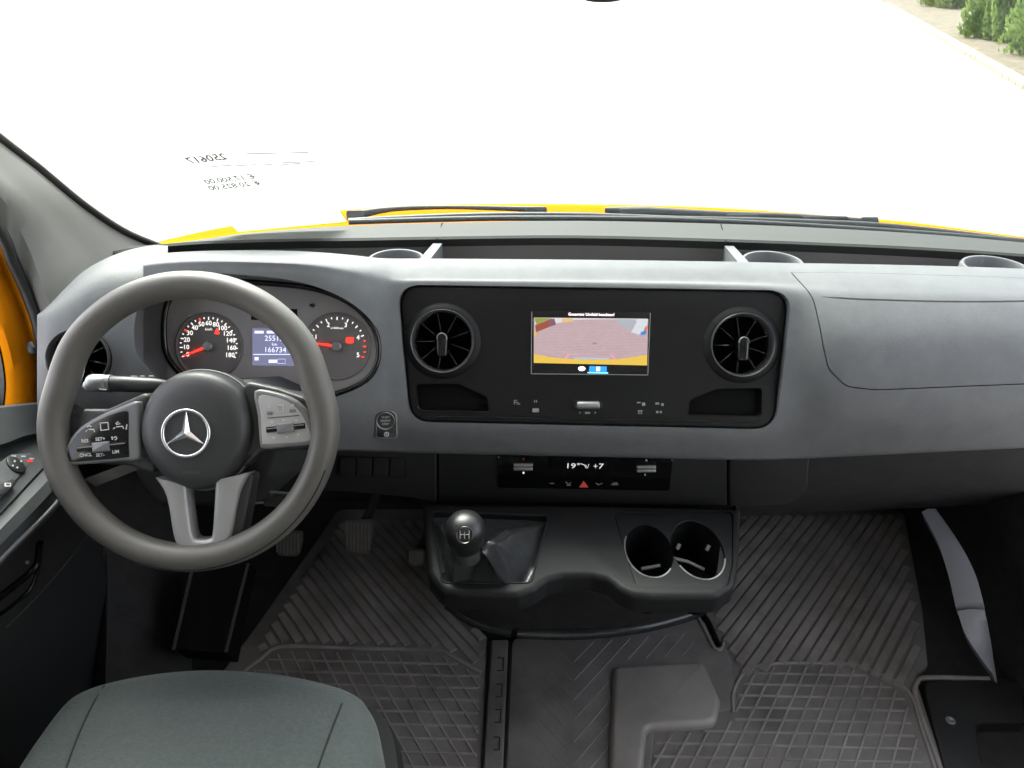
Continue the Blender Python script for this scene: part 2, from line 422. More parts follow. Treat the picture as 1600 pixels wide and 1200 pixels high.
# ------------------------------------------------------------------ dashboard
dash = tag(empty('dashboard'), 'wide grey van dashboard with black centre fascia and round vents', 'dashboard')
FAX, FAY = V((1, 0, 0)), V((0, .455, .891))
fa = Frame(P(927, 556, t=1.19), FAX, FAY)          # plane of the black centre fascia
def tf(u, v, o=0): return fa.depth(u, v, .006) + o
def st(u, A, B, C, D, E, G, H, I):
    return (u, [A, B, C, D, E, G, H, I])
S = [
 st(224, (400, 1.17), (404, 1.12), (412, 1.075), (424, 1.068), (470, 1.072), (560, 1.09), (640, 1.11), (698, 1.15)),
 st(262, (395, 1.19), (399, 1.13), (407, 1.072), (420, 1.063), (465, 1.066), (560, 1.087), (640, 1.11), (699, 1.15)),
 st(320, (392, 1.20), (396, 1.14), (404, 1.07), (418, 1.06), (460, 1.064), (560, 1.085), (640, 1.11), (700, 1.15)),
 st(400, (391, 1.21), (396, 1.15), (405, 1.07), (419, 1.06), (460, 1.064), (560, 1.085), (640, 1.11), (701, 1.152)),
 st(480, (393, 1.215), (399, 1.155), (409, 1.085), (423, 1.075), (464, 1.078), (562, 1.098), (645, 1.126), (702, 1.17)),
 st(545, (398, 1.222), (405, 1.18), (418, 1.125), (435, 1.115), (476, 1.115), (568, 1.132), (650, 1.157), (702, 1.20)),
 st(590, (403, 1.23), (411, 1.198), (426, 1.166), (446, 1.155), (488, 1.152), (575, 1.162), (650, 1.180), (703, 1.22)),
 st(622, (404, 1.235), (416, 1.21), (433, 1.185), (448, tf(622, 448, -.008)), (500, tf(622, 500, -.010)), (585, tf(622, 585, -.009)), (658, tf(622, 658, -.002)), (704, tf(622, 704, .032))),
 st(680, (404, 1.236), (417, 1.213), (435, 1.192), (447, tf(680, 447)), (520, tf(680, 520)), (590, tf(680, 590)), (662, tf(680, 662)), (706, tf(680, 706, .034))),
 st(930, (406, 1.236), (419, 1.213), (437, 1.192), (449, tf(930, 449)), (520, tf(930, 520)), (590, tf(930, 590)), (667, tf(930, 667)), (711, tf(930, 711, .034))),
 st(1150, (409, 1.236), (422, 1.213), (440, 1.192), (453, tf(1150, 453)), (520, tf(1150, 520)), (590, tf(1150, 590)), (670, tf(1150, 670)), (716, tf(1150, 716, .034))),
 st(1235, (411, 1.236), (424, 1.21), (442, 1.186), (460, tf(1235, 460, -.006)), (520, tf(1235, 520, -.012)), (595, tf(1235, 595, -.012)), (668, tf(1235, 668)), (715, tf(1235, 715, .034))),
 st(1310, (412, 1.236), (426, 1.205), (446, 1.174), (470, 1.152), (530, 1.132), (600, 1.136), (662, 1.163), (711, 1.218)),
 st(1450, (415, 1.236), (429, 1.204), (449, 1.170), (473, 1.146), (530, 1.123), (600, 1.127), (658, 1.153), (704, 1.208)),
 st(1600, (420, 1.236), (433, 1.204), (452, 1.170), (475, 1.144), (530, 1.120), (600, 1.124), (654, 1.150), (697, 1.203)),
 st(1760, (430, 1.236), (443, 1.204), (460, 1.175), (482, 1.148), (535, 1.122), (600, 1.126), (650, 1.150), (690, 1.200)),
]
def section(u, pr):
    A, B, C, D, E, G, H, I = pr
    front = catmull([(a[0], a[1], 0) for a in pr], 6)
    fp = [P(u, q.x, t=q.y) for q in front]
    # rounded lower lip, then back under, up the hidden rear and over to the top edge
    lip = [P(u, I[0] + 2.5, t=I[1] + .010), P(u, I[0] + 3, t=I[1] + .03), P(u, I[0] + 1, t=I[1] + .12)]
    back = [P(u, I[0] - 10, t=1.44), P(u, A[0] + 60, t=A[1] + .14), P(u, A[0] + 14, t=A[1] + .03), P(u, A[0] + 3, t=A[1] + .012)]
    return fp + lip + back
secs = [section(u, pr) for u, pr in S]
rows = []
for k in range(len(secs[0])):
    rows.append(catmull([s[k] for s in secs], 6))
secs2 = [[rows[k][i] for k in range(len(rows))] for i in range(len(rows[0]))]
body = grid('body', secs2, M['dash'], dash, 30, closed=True, caps=True)

# cluster opening
clf = Frame(P(400, 520, t=1.075), FAX, FAY)
CLD = -.085
opn = catmull([(*p, 0) for p in px(clf, [(209, 520), (214, 472), (236, 440), (300, 428), (390, 431), (470, 441), (530, 466), (568, 506), (579, 548), (569, 586), (540, 612), (480, 632), (400, 645), (300, 645), (244, 596), (216, 560)])], 5, True)
opn = [(q.x, q.y) for q in opn]
cut1 = plate('c', clf, opn, CLD - .002, .2, None)
# fascia recess
fas = pxr(fa, [(622, 445), (1233, 454), (1209, 671), (641, 659)], [.034, .034, .036, .036], 8)
cut2 = plate('c', fa, fas, -.012, .05, None)
# start button pocket, square to the skin where it sits
bpy.context.view_layer.update()
def hit(u, v, o):
    d = ray(u, v).normalized(); ok, loc, n, i = o.ray_cast(CAM, d)
    return (loc, n) if ok else (None, None)
hp, hn = hit(604, 663, body)
if hn.dot(CAM - hp) < 0: hn = -hn
hn = (hn + fa.Z).normalized()
bx_ = (V((1, 0, 0)) - hn * hn.x).normalized()
fst = Frame(hp, bx_, hn.cross(bx_))
stp = pxr(fst, [(585.5, 639.5), (621.5, 639.5), (622.5, 686.5), (585.5, 685.5)], [.016, .016, .007, .007], 8)
cut3 = plate('c', fst, stp, -.02, .03, None)
boolean(body, [cut1, cut2, cut3], ang=30)
# glovebox lid : split off by two prisms
gl_px = [(1238, 400), (1262, 470), (1268, 540), (1274, 575), (1300, 602), (1345, 607), (1480, 601), (1760, 590), (1760, 400)]
glo = [(q.x, q.y) for q in catmull([(*p, 0) for p in px(fa, gl_px)], 1, True)]
glo = roundpoly(px(fa, gl_px), [0, .05, .05, .03, .03, .03, .05, 0, 0], 6)
lid = body.copy(); lid.data = body.data.copy(); COL.objects.link(lid); lid.name = 'glovebox_lid'
ca = plate('c', fa, glo, -.03, .2, None)
cb = plate('c', fa, inset(glo, .0016), -.0295, .2, None)
boolean(body, [ca], ang=30)
boolean(lid, [cb], 'INTERSECT', ang=30)
# crease line under the padded top of the lid
cr = [P(u, v, t=tf(u, v, -.0145)) for u, v in [(1281, 463), (1320, 466), (1400, 469), (1500, 471), (1620, 470), (1760, 470)]]
# project the crease on the lid by interpolating its depth there
dg = bpy.context.evaluated_depsgraph_get(); dg.update()
def hit(u, v, o):
    d = ray(u, v).normalized(); ok, loc, n, i = o.ray_cast(CAM, d)
    return (loc, n) if ok else (None, None)
crp = [hit(u, v, lid)[0] for u, v in [(1283, 463.5), (1300, 465), (1340, 467.5), (1400, 469.5), (1460, 471), (1520, 471.5), (1580, 471), (1640, 470)]]
crp = [c for c in crp if c]
if len(crp) > 3:
    q = catmull(crp, 4); n_ = len(q)
    ct = tube('c', q, [.0001 + .0018 * min(1, i / 6) for i in range(n_)], None, None, 6)
    boolean(lid, [ct], ang=30)

# deck behind the tray, tray floor and back wall
dkf = [(150, 402), (200, 392), (240, 387), (300, 382), (380, 379), (470, 377), (560, 376), (680, 374), (900, 372), (1140, 378), (1300, 384), (1450, 391), (1600, 401), (1760, 414)]
dkr = [(150, 398), (200, 386), (240, 383), (300, 376), (380, 365), (470, 357), (560, 352), (680, 348), (900, 345), (1140, 350), (1300, 357), (1450, 366), (1600, 379), (1760, 396)]
F_ = catmull([P(u, v, t=1.36) for u, v in dkf], 4); B_ = catmull([P(u, v, t=1.56) for u, v in dkr], 4)
F2 = [p + V((0, .004, .004)) for p in F_]
Mi = [a * .5 + b * .5 + V((0, 0, .003)) for a, b in zip(F_, B_)]
Wb = [p + V((0, .01, -.10)) for p in F_]
Ft = [V((p.x, p.y - .16, p.z - .10)) for p in F_]
deck = slab('windscreen_deck', [F_, [a + V((0, .006, .003)) for a in F_], Mi, B_], (0, .02, -.03), M['deck'], dash, 30)
slab('cowl_panel', [[p + V((0, .02, -.032)) for p in B_], [V((p.x, p.y + .04, .50)) for p in B_]], (0, .02, 0), M['carpet'], dash)
tray = slab('storage_tray', [[p + V((0, .012, -.012)) for p in F_], Wb, Ft], (0, .01, -.008), M['traym'], dash, 30)
# overhanging dark nose of the deck
# tray dividers
for (ua, va, ub, vb, s) in ((684, 380, 662, 407, 1), (1139, 384, 1163, 411, -1)):
    a = P(ua, va, t=1.36); b = P(ub, vb, t=1.235)
    wv = V((.008, 0, 0))
    vs = [a - wv, a + wv, b + wv * 1.1, b - wv * 1.1]; lo = [p + V((0, 0, -.07)) for p in vs]
    dv = obj('tray_divider', vs + lo, [(0, 1, 2, 3), (4, 5, 6, 7), (0, 1, 5, 4), (1, 2, 6, 5), (2, 3, 7, 6), (3, 0, 4, 7)], M['dash'], dash)
# deck seams
for us in (683, 1134):
    a = P(us + (8 if us < 900 else -8), 350 if us < 900 else 351, t=1.545) ; b = P(us, 374 if us < 900 else 378, t=1.361)
    tube('seam', [a + V((0, 0, .002)), b + V((0, 0, .0015))], .0012, M['hole'], dash, 6)
# round cup rims in the tray
for (uc, vc, rr) in ((619, 405, .047), (1207, 409, .050), (1556, 417, .052)):
    o_ = P(uc, vc, t=1.285)
    fr = Frame(o_ + V((0, 0, -.0)), (1, 0, 0), (0, 1, 0))
    cup = lathe('cup_holder', fr, 0, 0, [(rr - .006, -.06), (rr - .006, -.002), (rr - .004, .001), (rr, .001), (rr + .002, -.003), (rr + .002, -.06)], M['dash'], dash, 40)

# left end panel of the dash
E = [
 (58, [(492, 1.135), (494, 1.10), (500, 1.085), (540, 1.08), (580, 1.08), (640, 1.10), (690, 1.17)]),
 (75, [(478, 1.145), (482, 1.10), (492, 1.07), (540, 1.062), (580, 1.062), (640, 1.085), (690, 1.16)]),
 (100, [(452, 1.16), (458, 1.11), (474, 1.07), (530, 1.058), (580, 1.06), (640, 1.085), (690, 1.16)]),
 (130, [(424, 1.18), (432, 1.125), (452, 1.075), (520, 1.062), (580, 1.064), (640, 1.09), (690, 1.165)]),
 (165, [(404, 1.22), (413, 1.14), (436, 1.085), (510, 1.07), (580, 1.072), (640, 1.095), (690, 1.17)]),
 (200, [(391, 1.28), (402, 1.17), (428, 1.095), (500, 1.078), (580, 1.082), (640, 1.10), (690, 1.175)]),
 (235, [(384, 1.33), (398, 1.20), (424, 1.11), (500, 1.085), (580, 1.09), (640, 1.11), (690, 1.18)]),
 (262, [(384, 1.33), (402, 1.20), (430, 1.13), (500, 1.10), (580, 1.10), (640, 1.115), (690, 1.185)]),
]
es = []
for u, pr in E:
    fp = [P(u, q.x, t=q.y) for q in catmull([(a[0], a[1], 0) for a in pr], 5)]
    fp += [P(u, pr[-1][0] + 6, t=pr[-1][1] + .06), P(u, pr[-1][0] - 60, t=1.35), P(u, pr[0][0] + 60, t=pr[0][1] + .2), P(u, pr[0][0] + 6, t=pr[0][1] + .02)]
    es.append(fp)
er = [catmull([s[k] for s in es], 5) for k in range(len(es[0]))]
es2 = [[er[k][i] for k in range(len(er))] for i in range(len(er[0]))]
endp = grid('end_panel', es2, M['dash'], dash, 30, closed=True, caps=True)
lvf = Frame(P(123, 560, t=1.06), V((.97, .22, 0)), FAY)
cutv = plate('c', lvf, circ(0, 0, .0415, 40), -.05, .08, None)
cutc = plate('c', clf, [(a, b) for a, b in opn], CLD - .002, .2, None)
boolean(endp, [cutv, cutc], ang=30)

def vent(fr, a, b, r, spread=True):
    t = empty('air_vent'); t.parent = dash
    if spread:
        lathe('vent_collar', fr, a, b, [(r * 1.30, -.001), (r * 1.26, .0025), (r * 1.16, .007), (r * 1.06, .0115), (r * 1.0, .012)], M['fascia'], t)
    h = .012 if spread else .004
    lathe('vent_ring', fr, a, b, [(r * 1.0, h - .006), (r * 1.0, h + .0015), (r * .975, h + .003), (r * .94, h + .002), (r * .90, h - .006), (r * .87, h - .028)], M['ventring'], t, ang=60)
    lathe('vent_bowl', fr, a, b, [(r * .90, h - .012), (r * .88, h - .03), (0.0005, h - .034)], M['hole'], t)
    for k in range(9):
        th = R(90) + k * 2 * math.pi / 9 + .2
        c, s = math.cos(th), math.sin(th)
        f2 = Frame(fr.pt(a + c * r * .56, b + s * r * .56, h - .016), fr.X * c + fr.Y * s, fr.Z)
        plate('vane', f2, roundpoly([(-r * .3, -.010), (r * .3, -.012), (r * .3, .009), (-r * .3, .005)], .002, 2), -.0008, .0008, M['vane'], t)
    kn = pl = plate('vent_knob', fr.off(h), roundpoly([(a - r * .16, b - r * .5), (a + r * .16, b - r * .5), (a + r * .19, b + r * .26), (a - r * .19, b + r * .26)], [r * .12, r * .12, r * .18, r * .18], 6), -.022, .006, M['gloss'], t, .004)
    tube('knob_rim', [fr.pt(x_, y_, h + .0065) for x_, y_ in [(a + r * .15 * math.cos(q), b + r * .08 + r * .16 * math.sin(q)) for q in [R(d) for d in range(-10, 200, 14)]]], .0009, M['satin'], t, 6)
    return t
def fr_px(fr, u, v): return fr.loc(u, v)
pr_ = lambda fr, r, u, v: r * fr.depth(u, v) / FPX
a_, b_ = fa.loc(692, 533); vent(fa.off(-.002), a_, b_, 50 * 1.19 / FPX)
a_, b_ = fa.loc(1158, 539); vent(fa.off(-.002), a_, b_, 50 * 1.19 / FPX)
vent(lvf, 0, 0, .041, False)

# centre fascia
fpl = plate('fascia_panel', fa, inset(fas, .0015), -.0115, .0035, M['fascia'], dash, .004, 4)
pk1 = pxr(fa, [(650, 600), (716, 599), (762, 620), (765, 643), (654, 641)], [.006, .02, .012, .004, .008], 6)
pk2 = pxr(fa, [(1074, 648), (1077, 624), (1120, 607), (1190, 606), (1189, 650)], [.004, .012, .02, .006, .008], 6)
cuts = [plate('c', fa, p_, -.009, .03, None) for p_ in (pk1, pk2)]
va, vb = fa.loc(692, 533), fa.loc(1158, 539)
cuts += [plate('c', fa, circ(q_[0], q_[1], 50 * 1.19 / FPX * 1.02, 48), -.02, .03, None) for q_ in (va, vb)]
boolean(fpl, cuts, ang=30)
boolean(body, [plate('c', fa, circ(q_[0], q_[1], 50 * 1.19 / FPX * 1.02, 48), -.05, .03, None) for q_ in (va, vb)], ang=30)
for p_ in (pk1, pk2):
    pk = plate('pocket_floor', fa, inset(p_, .0004), -.0088, -.0075, M['hole'], dash)
    q = [V((x_, y_, 0)) for x_, y_ in p_]
    ys = sorted(y_ for _, y_ in p_); lowp = [(x_, y_) for x_, y_ in p_ if y_ < ys[0] + .008]
    lowp.sort()
    tube('pocket_rim', [fa.pt(x_, y_, .004) for x_, y_ in lowp], .0009, M['gloss'], dash, 6)
# raised lower lip line of the fascia
tube('fascia_lip', [fa.pt(*fa.loc(u, v), .0042) for u, v in ((668, 650), (800, 652), (940, 655), (1080, 657), (1180, 659))], .0011, M['gloss'], dash, 6)

# display screen
scr = empty('display_screen'); scr.parent = dash
fs_ = fa.off(.0035)
so_ = px(fs_, [(831, 486), (1016, 488), (1012, 584), (830, 582)])
plate('screen_glass', fs_, so_, -.002, .0008, M['gloss'], scr, .0003)
fq = fs_.off(.0012)
def spoly(name, pts, colr, s, k, par=scr): return plate(name, fq, px(fq, pts), .00005 * k, .00005 * k + .00004, em(name, colr, s), par)
for pts in ([(830, 584), (1012, 586)], [(831, 487), (830, 584)], [(1016, 489), (1012, 586)]):
    tube('screen_edge', [fs_.pt(*fs_.loc(*q), .001) for q in pts], .0006, M['markd'], scr, 6)
EXS = .125
spoly('camera_picture', [(834, 496), (1013, 498), (1011, 571), (834, 567)], (.72, .52, .56), EXS, 1)
pm = scr.children[-1].data.materials[0] if False else None
for ch in scr.children:
    if ch.name.startswith('camera_picture'): pm = ch.data.materials[0]
t_ = pm.node_tree; b_n = t_.nodes['Principled BSDF']; tcn = t_.nodes.new('ShaderNodeTexCoord'); brk = t_.nodes.new('ShaderNodeTexBrick'); mp_ = t_.nodes.new('ShaderNodeMapping')
mp_.inputs['Rotation'].default_value = (R(90), 0, 0); brk.inputs['Scale'].default_value = 120; brk.inputs['Mortar Size'].default_value = .03
brk.inputs['Color1'].default_value = (.72, .54, .56, 1); brk.inputs['Color2'].default_value = (.66, .48, .52, 1); brk.inputs['Mortar'].default_value = (.52, .37, .40, 1)
t_.links.new(tcn.outputs['Object'], mp_.inputs[0]); t_.links.new(mp_.outputs[0], brk.inputs['Vector']); t_.links.new(brk.outputs['Color'], b_n.inputs['Emission Color'])
spoly('picture_sky', [(836, 496.5), (1012, 498), (1000, 503), (962, 499), (925, 499), (890, 500.5), (858, 508), (836, 512)], (.86, .83, .84), EXS, 2)
spoly('picture_house', [(836, 508), (862, 497.5), (868, 507), (838, 519)], (.42, .10, .05), EXS, 3)
spoly('picture_roof', [(855, 500), (866, 497.5), (869, 507), (858, 511)], (.30, .13, .17), EXS, 4)
spoly('picture_tree', [(835, 496.5), (862, 497), (838, 507)], (.36, .42, .08), EXS, 5)
spoly('picture_van', [(877, 498), (894, 497.5), (896, 502), (880, 504)], (.95, .62, .22), EXS, 6)
spoly('picture_lorry', [(962, 498.5), (995, 499), (984, 517), (966, 506)], (.50, .55, .60), EXS, 7)
spoly('picture_trailer', [(997, 499), (1012.5, 499), (1010, 513), (998, 523), (986, 519)], (.80, .84, .90), EXS, 8)
spoly('picture_sign', [(1001, 519), (1010, 516), (1009.5, 522), (1002, 524)], (.05, .3, .8), EXS, 9)
spoly('picture_brick', [(1007, 512), (1012, 508), (1011.5, 515), (1006, 517)], (.8, .25, .08), EXS, 10)
spoly('picture_bin', [(834.5, 518), (841, 522), (835, 527)], (.95, .6, .1), EXS, 11)
spoly('picture_bumper', [(834, 553), (860, 558), (890, 561), (925, 562.5), (960, 561.5), (990, 558), (1011.3, 554), (1011, 571), (834, 567)], (.98, .66, .10), EXS, 12)
spoly('picture_plate', [(896, 558.5), (952, 559), (950, 562), (898, 561.5)], (.6, .65, .7), EXS, 13)
spoly('picture_drain', [(926, 535), (932, 535), (932, 538), (926, 538)], (.4, .3, .25), EXS, 14)
for pts in ([(882, 566), (885, 557), (890, 553)], [(962, 567), (959, 558), (954, 554)]):
    tube('guide_line', [fq.pt(*fq.loc(*q), .0009) for q in pts], .0004, em('guide', (.9, .12, .1), .4), scr, 5)
# faint joints of the paving seen in the picture
for k in range(9):
    v_ = 540 + k * 2.2
    tube('picture_joint', [fq.pt(*fq.loc(875 - k * 3, v_ + 1), .00011), fq.pt(*fq.loc(925, v_ + 2.4), .00011), fq.pt(*fq.loc(970 + k * 3, v_ + 1), .00011)], .00015, em('joint', (.55, .38, .42), EXS), scr, 4)
ptext('screen_text', fq, 'Gesamtes Umfeld beachten!', 924, 491.5, 4.6, em('text', (1, .8, .85), .5), scr)
spoly('screen_tab', [(921, 572), (948, 572.5), (948, 583), (920, 582.5)], (.02, .22, .62), .3, 3)
spoly('screen_tab_line', [(918, 581.5), (950, 582), (950, 583.5), (918, 583)], (.15, .7, 1), .5, 6)
spoly('tab_icon', [(932, 573.5), (937.5, 573.5), (937, 579.5), (932, 579.5)], (1, .85, .8), .6, 7)
ic = fq.loc(909, 576); plate('screen_icon', fq, circ(ic[0], ic[1], .0055, 20, .0035), .0002, .0003, em('icon', (.95, .8, 1), .5), scr)
# little switches and marks under the screen
for (u, v, s_, h_) in ((808, 628, 'PΞ', 4), (837, 627, 'fx', 3.5), (1002, 631, '~O', 4), (1031, 631, 'cO', 4)):
    pass
def mark(fr, u0_, v0_, u1_, v1_, parent=dash, mt='markd', r=.0006, name='switch_symbol', c=.0006):
    return plate(name, fr, pxr(fr, [(u0_, v0_), (u1_, v0_), (u1_, v1_), (u0_, v1_)], r, 2), c - .0004, c, M[mt], parent)
f3 = fa.off(.0036)
mark(f3, 803, 625, 808, 626.2); mark(f3, 803, 628, 810, 629.2); mark(f3, 803, 625, 804.2, 632); mark(f3, 807, 630.5, 813, 631.8)
mark(f3, 834.5, 625, 836, 629); mark(f3, 837.5, 625, 839, 629); mark(f3, 832, 638, 842, 644)
mark(f3, 995, 628, 1001, 630); mark(f3, 1003, 629, 1008, 634); mark(f3, 1024, 629, 1030, 632); mark(f3, 1033, 630, 1037, 634)
mark(f3, 996.5, 641, 1004, 643); mark(f3, 997, 644, 999, 647); mark(f3, 1001, 644, 1003, 647); mark(f3, 1025, 642, 1029, 645.5); mark(f3, 1031, 642, 1034, 645.5)
mark(f3, 905, 643.5, 907, 646); mark(f3, 914, 643.5, 922, 646.5); mark(f3, 929, 643.5, 931, 646)
rk = plate('rocker_frame', f3, pxr(f3, [(896, 625), (941, 625), (941, 638), (896, 638)], .003, 4), -.001, .001, M['gloss'], dash, .0006)
def hroll(name, fr, u0_, u1_, v_, r, mt, parent, c=.002):
    a0 = fr.loc(u0_, v_); a1 = fr.loc(u1_, v_)
    p0, p1 = fr.pt(*a0, c), fr.pt(*a1, c); d = (p1 - p0)
    return tube(name, [p0 - d * .0, p0 + d * .02, p0 + d * .06, p1 - d * .06, p1 - d * .02, p1], [r * .55, r * .9, r, r, r * .9, r * .55], mt, parent, 16)
hroll('rocker_switch', f3, 901, 937, 633, .0062, M['satin'], dash, .001)

# start/stop button
fsb = fst.off(.0006)
stp2 = pxr(fsb, [(586.5, 640.5), (620.5, 640.5), (621.5, 685.5), (586.5, 684.5)], [.016, .016, .007, .007], 8)
sb = plate('start_button', fsb, stp2, -.012, .0008, M['satin'], dash, .001)
plate('button_face', fsb, inset(stp2, .0018), -.01, .0012, M['gloss'], sb, .0004)
a_, b_ = fsb.loc(602.5, 657)
lathe('button_ring', fsb, a_, b_, [(.0145, .001), (.0145, .003), (.0138, .0036), (.0128, .003), (.0126, .001)], M['satin'], sb, ang=60)
for s_, dv in (('START', -6.5), ('ENGINE', 0), ('STOP', 6.5)):
    ptext('button_text', fsb, s_, 602.5, 657 + dv * .8, 3.0, M['mark'], sb, c=.0014)
a_, b_ = fsb.loc(604, 678); lathe('eco_symbol', fsb, a_, b_, [(.0040, .0013), (.0040, .0016), (.0028, .0016), (.0028, .0013)], M['mark'], sb, 24)
plate('eco_arrow', fsb, circ(a_, b_, .0014, 12), .0012, .0016, M['mark'], sb)

# ------------------------------------------------------------------ instruments
cf = clf.off(CLD)
plate('cluster_panel', cf, inset(opn, .0006), -.0015, .0012, M['dial'], dash)
tube('cluster_shade_ring', [cf.pt(a, b, .004) for a, b in inset(opn, .004)], .0045, M['gloss'], dash, 8, True)  # dark ring added in place of the shadow just inside the opening
# shaped bezel band across the top of the instruments
def dial(name, uc, vc, rpx, nums, angs, ticks, redt, needle_ang, needle_len):
    t = empty(name); t.parent = dash
    a, b = cf.loc(uc, vc); r = rpx * cf.depth(uc, vc) / FPX
    lathe('dial_face', cf, a, b, [(r * 1.13, .0012), (r * 1.13, .0030), (r * 1.09, .0042), (r * 1.05, .0030), (r * 1.04, .0016), (.0004, .0016)], M['dial2'], t, 64)
    for i, (s_, an) in enumerate(zip(nums, angs)):
        if s_: text('numeral', cf, s_, a + r * .76 * math.cos(R(an)), b + r * .76 * math.sin(R(an)), r * .215, M['whitelit'], t, c=.0019, bold=.0001)
    for i, an in enumerate(ticks):
        big = (i % 2 == 0); L = r * (.10 if big else .06); c_, s_ = math.cos(R(an)), math.sin(R(an))
        f2 = Frame(cf.pt(a + c_ * r * .97, b + s_ * r * .97, .0018), cf.X * c_ + cf.Y * s_, cf.Y * c_ - cf.X * s_)
        plate('tick', f2, [(-L, -r * .016), (0, -r * .016), (0, r * .016), (-L, r * .016)], 0, .0003, M['redlit'] if i in redt else M['whitelit'], t)
    c_, s_ = math.cos(R(needle_ang)), math.sin(R(needle_ang))
    f2 = Frame(cf.pt(a, b, .004), cf.X * c_ + cf.Y * s_, cf.Y * c_ - cf.X * s_)
    plate('needle', f2, [(r * .1, -r * .042), (r * needle_len, -r * .018), (r * needle_len, r * .018), (r * .1, r * .042)], 0, .0012, M['redlit'], t, .0002)
    lathe('needle_cap', cf, a, b, [(r * .17, .0016), (r * .165, .008), (r * .13, .0095), (.0003, .0098)], M['spoke'], t, 24)
    return t, a, b, r
angs = [202 - 18.67 * i for i in range(13)]
tk = [202 - 18.67 * .5 * i for i in range(25)]
sp, a, b, r = dial('speedometer', 327, 541, 47, ['0', '10', '20', '30', '40', '50', '60', '80', '100', '120', '140', '160', '180'], angs, tk, (6, 10), 202, .88)
text('dial_text', cf, 'km/h', a, b + r * .56, r * .12, M['whitelit'], sp, c=.0019)
wl = [cf.loc(u, v) for u, v in ((337, 519), (340, 512), (343, 519), (344, 522), (336, 522))]
plate('warning_lamp', cf, roundpoly(wl, .001, 3), .0017, .0022, M['redlit'], sp)
tc_, a, b, r = dial('tachometer', 527, 541, 47, ['0', '1', '2', '3', '4', '5'], [202 - 44.8 * i for i in range(6)], [202 - 11.2 * i for i in range(21)], (17, 18, 19, 20), 173, .86)
text('dial_text', cf, 'x1000/min', a, b + r * .60, r * .10, M['whitelit'], tc_, c=.0019)
plate('warning_lamp', cf, pxr(cf, [(541, 527), (553, 527), (553, 536), (541, 536)], .0025, 4), .0017, .0022, M['redlit'], tc_)
td = empty('trip_display'); td.parent = dash
plate('display_pane', cf, px(cf, [(395, 513), (466, 514), (466, 572), (395, 571)]), .0012, .002, M['lcdblue'], td)
f4 = cf.off(.0021)
ptext('display_text', f4, '25513', 428, 529, 8.5, M['lcdtext'], td); ptext('display_text', f4, 'km', 429, 538, 5, M['lcdtext'], td)
ptext('display_text', f4, '166734', 430, 547, 8.5, M['lcdtext'], td)
for q in ((396, 553.2, 465, 554.4), (398, 517, 412, 521), (417, 517, 440, 521), (398, 558, 404, 563), (420, 562, 433, 567)): mark(f4, *q, parent=td, mt='lcdtext', name='display_bar', r=.0002)
tube('battery_outline', [f4.pt(*f4.loc(*q), .0004) for q in ((434, 561), (446, 561), (446, 568), (434, 568))], .0003, M['lcdtext'], td, 5, True)
plate('blank_window', cf, px(cf, [(393, 482), (465, 483), (465, 502), (393, 500)]), .0012, .0017, M['gloss'], dash)
for (u, v, f) in ((361, 474, -1), (489, 477, 1)):
    a0 = cf.loc(u, v); k = .0045
    plate('turn_arrow', cf, [(a0[0] + f * k, a0[1]), (a0[0], a0[1] + k), (a0[0], a0[1] + k * .5), (a0[0] - f * k, a0[1] + k * .5), (a0[0] - f * k, a0[1] - k * .5), (a0[0], a0[1] - k * .5), (a0[0], a0[1] - k)], .0012, .0016, M['gloss'], dash)
# ------------------------------------------------------------------ lower dash and climate controls
lo = Frame(P(920, 750, t=1.285), FAX, V((0, -.232, .973)))
plate('lower_panel', lo, pxr(lo, [(380, 690), (682, 690), (682, 786), (640, 778), (530, 768), (380, 768)], [0, 0, .004, .02, .02, .0]), -.06, .0, M['lower'], dash, .004)
lm = plate('lower_panel', lo, px(lo, [(685, 690), (1136.5, 690), (1136.5, 792), (685, 786)]), -.06, -.003, M['lower'], dash, .002)
plate('lower_panel', lo, pxr(lo, [(1139, 690), (1268, 690), (1262, 768), (1236, 790), (1139, 793)], [0, 0, .03, .03, .0]), -.06, .0, M['lower'], dash, .006)
# dark underside right of it and behind
ub = [[P(u, v, t=1.33) for u in (1150, 1300, 1450, 1600, 1760)] for v in (705,)]
slab('knee_panel', [[P(u, 700, t=1.30) for u in (1150, 1300, 1450, 1600, 1780)], [P(u, 760, t=1.40) for u in (1150, 1300, 1450, 1600, 1780)], [P(u, 800 - (u - 1300) * .05, t=1.6) for u in (1150, 1300, 1450, 1600, 1780)]], (0, .03, -.0), M['carpet'], dash)
# blank switch row
bl = pxr(lo, [(528, 712), (635, 715), (634, 746), (524, 743)], .004, 4)
plate('switch_recess', lo, bl, -.004, .0006, M['fascia'], dash, .0004)
for k in range(4):
    u = 532 + k * 26
    plate('blank_switch', lo, pxr(lo, [(u, 715), (u + 23, 715.5), (u + 22, 743), (u - 1, 742)], .002, 3), 0, .002, M['lower'], dash, .0008)
cl = empty('climate_panel'); cl.parent = dash
plate('panel_face', lo, pxr(lo, [(777, 711), (1052, 715), (1046, 768), (778, 763)], .006, 4), -.004, -.0012, M['gloss'], cl, .0008)
f5 = lo.off(-.0011)
for (u, v) in ((817.5, 727), (1009.5, 730)):
    hroll('rocker_switch', f5, u - 15, u + 15, v - 2.6, .0036, M['satin'], cl, .003)
    hroll('rocker_switch', f5, u - 15, u + 15, v + 2.8, .0036, M['satin'], cl, .003)
for (u, v, mt_) in ((818, 717, 'red'), (818, 738.5, 'lcdtext'), (1010, 719, 'mark'), (1008, 741.5, 'mark')):
    mark(f5, u - 1.3, v - 1.3, u + 1.3, v + 1.3, cl, mt_, .0008, 'switch_dot')
wl_ = em('climate', (1, .93, 1), .13)
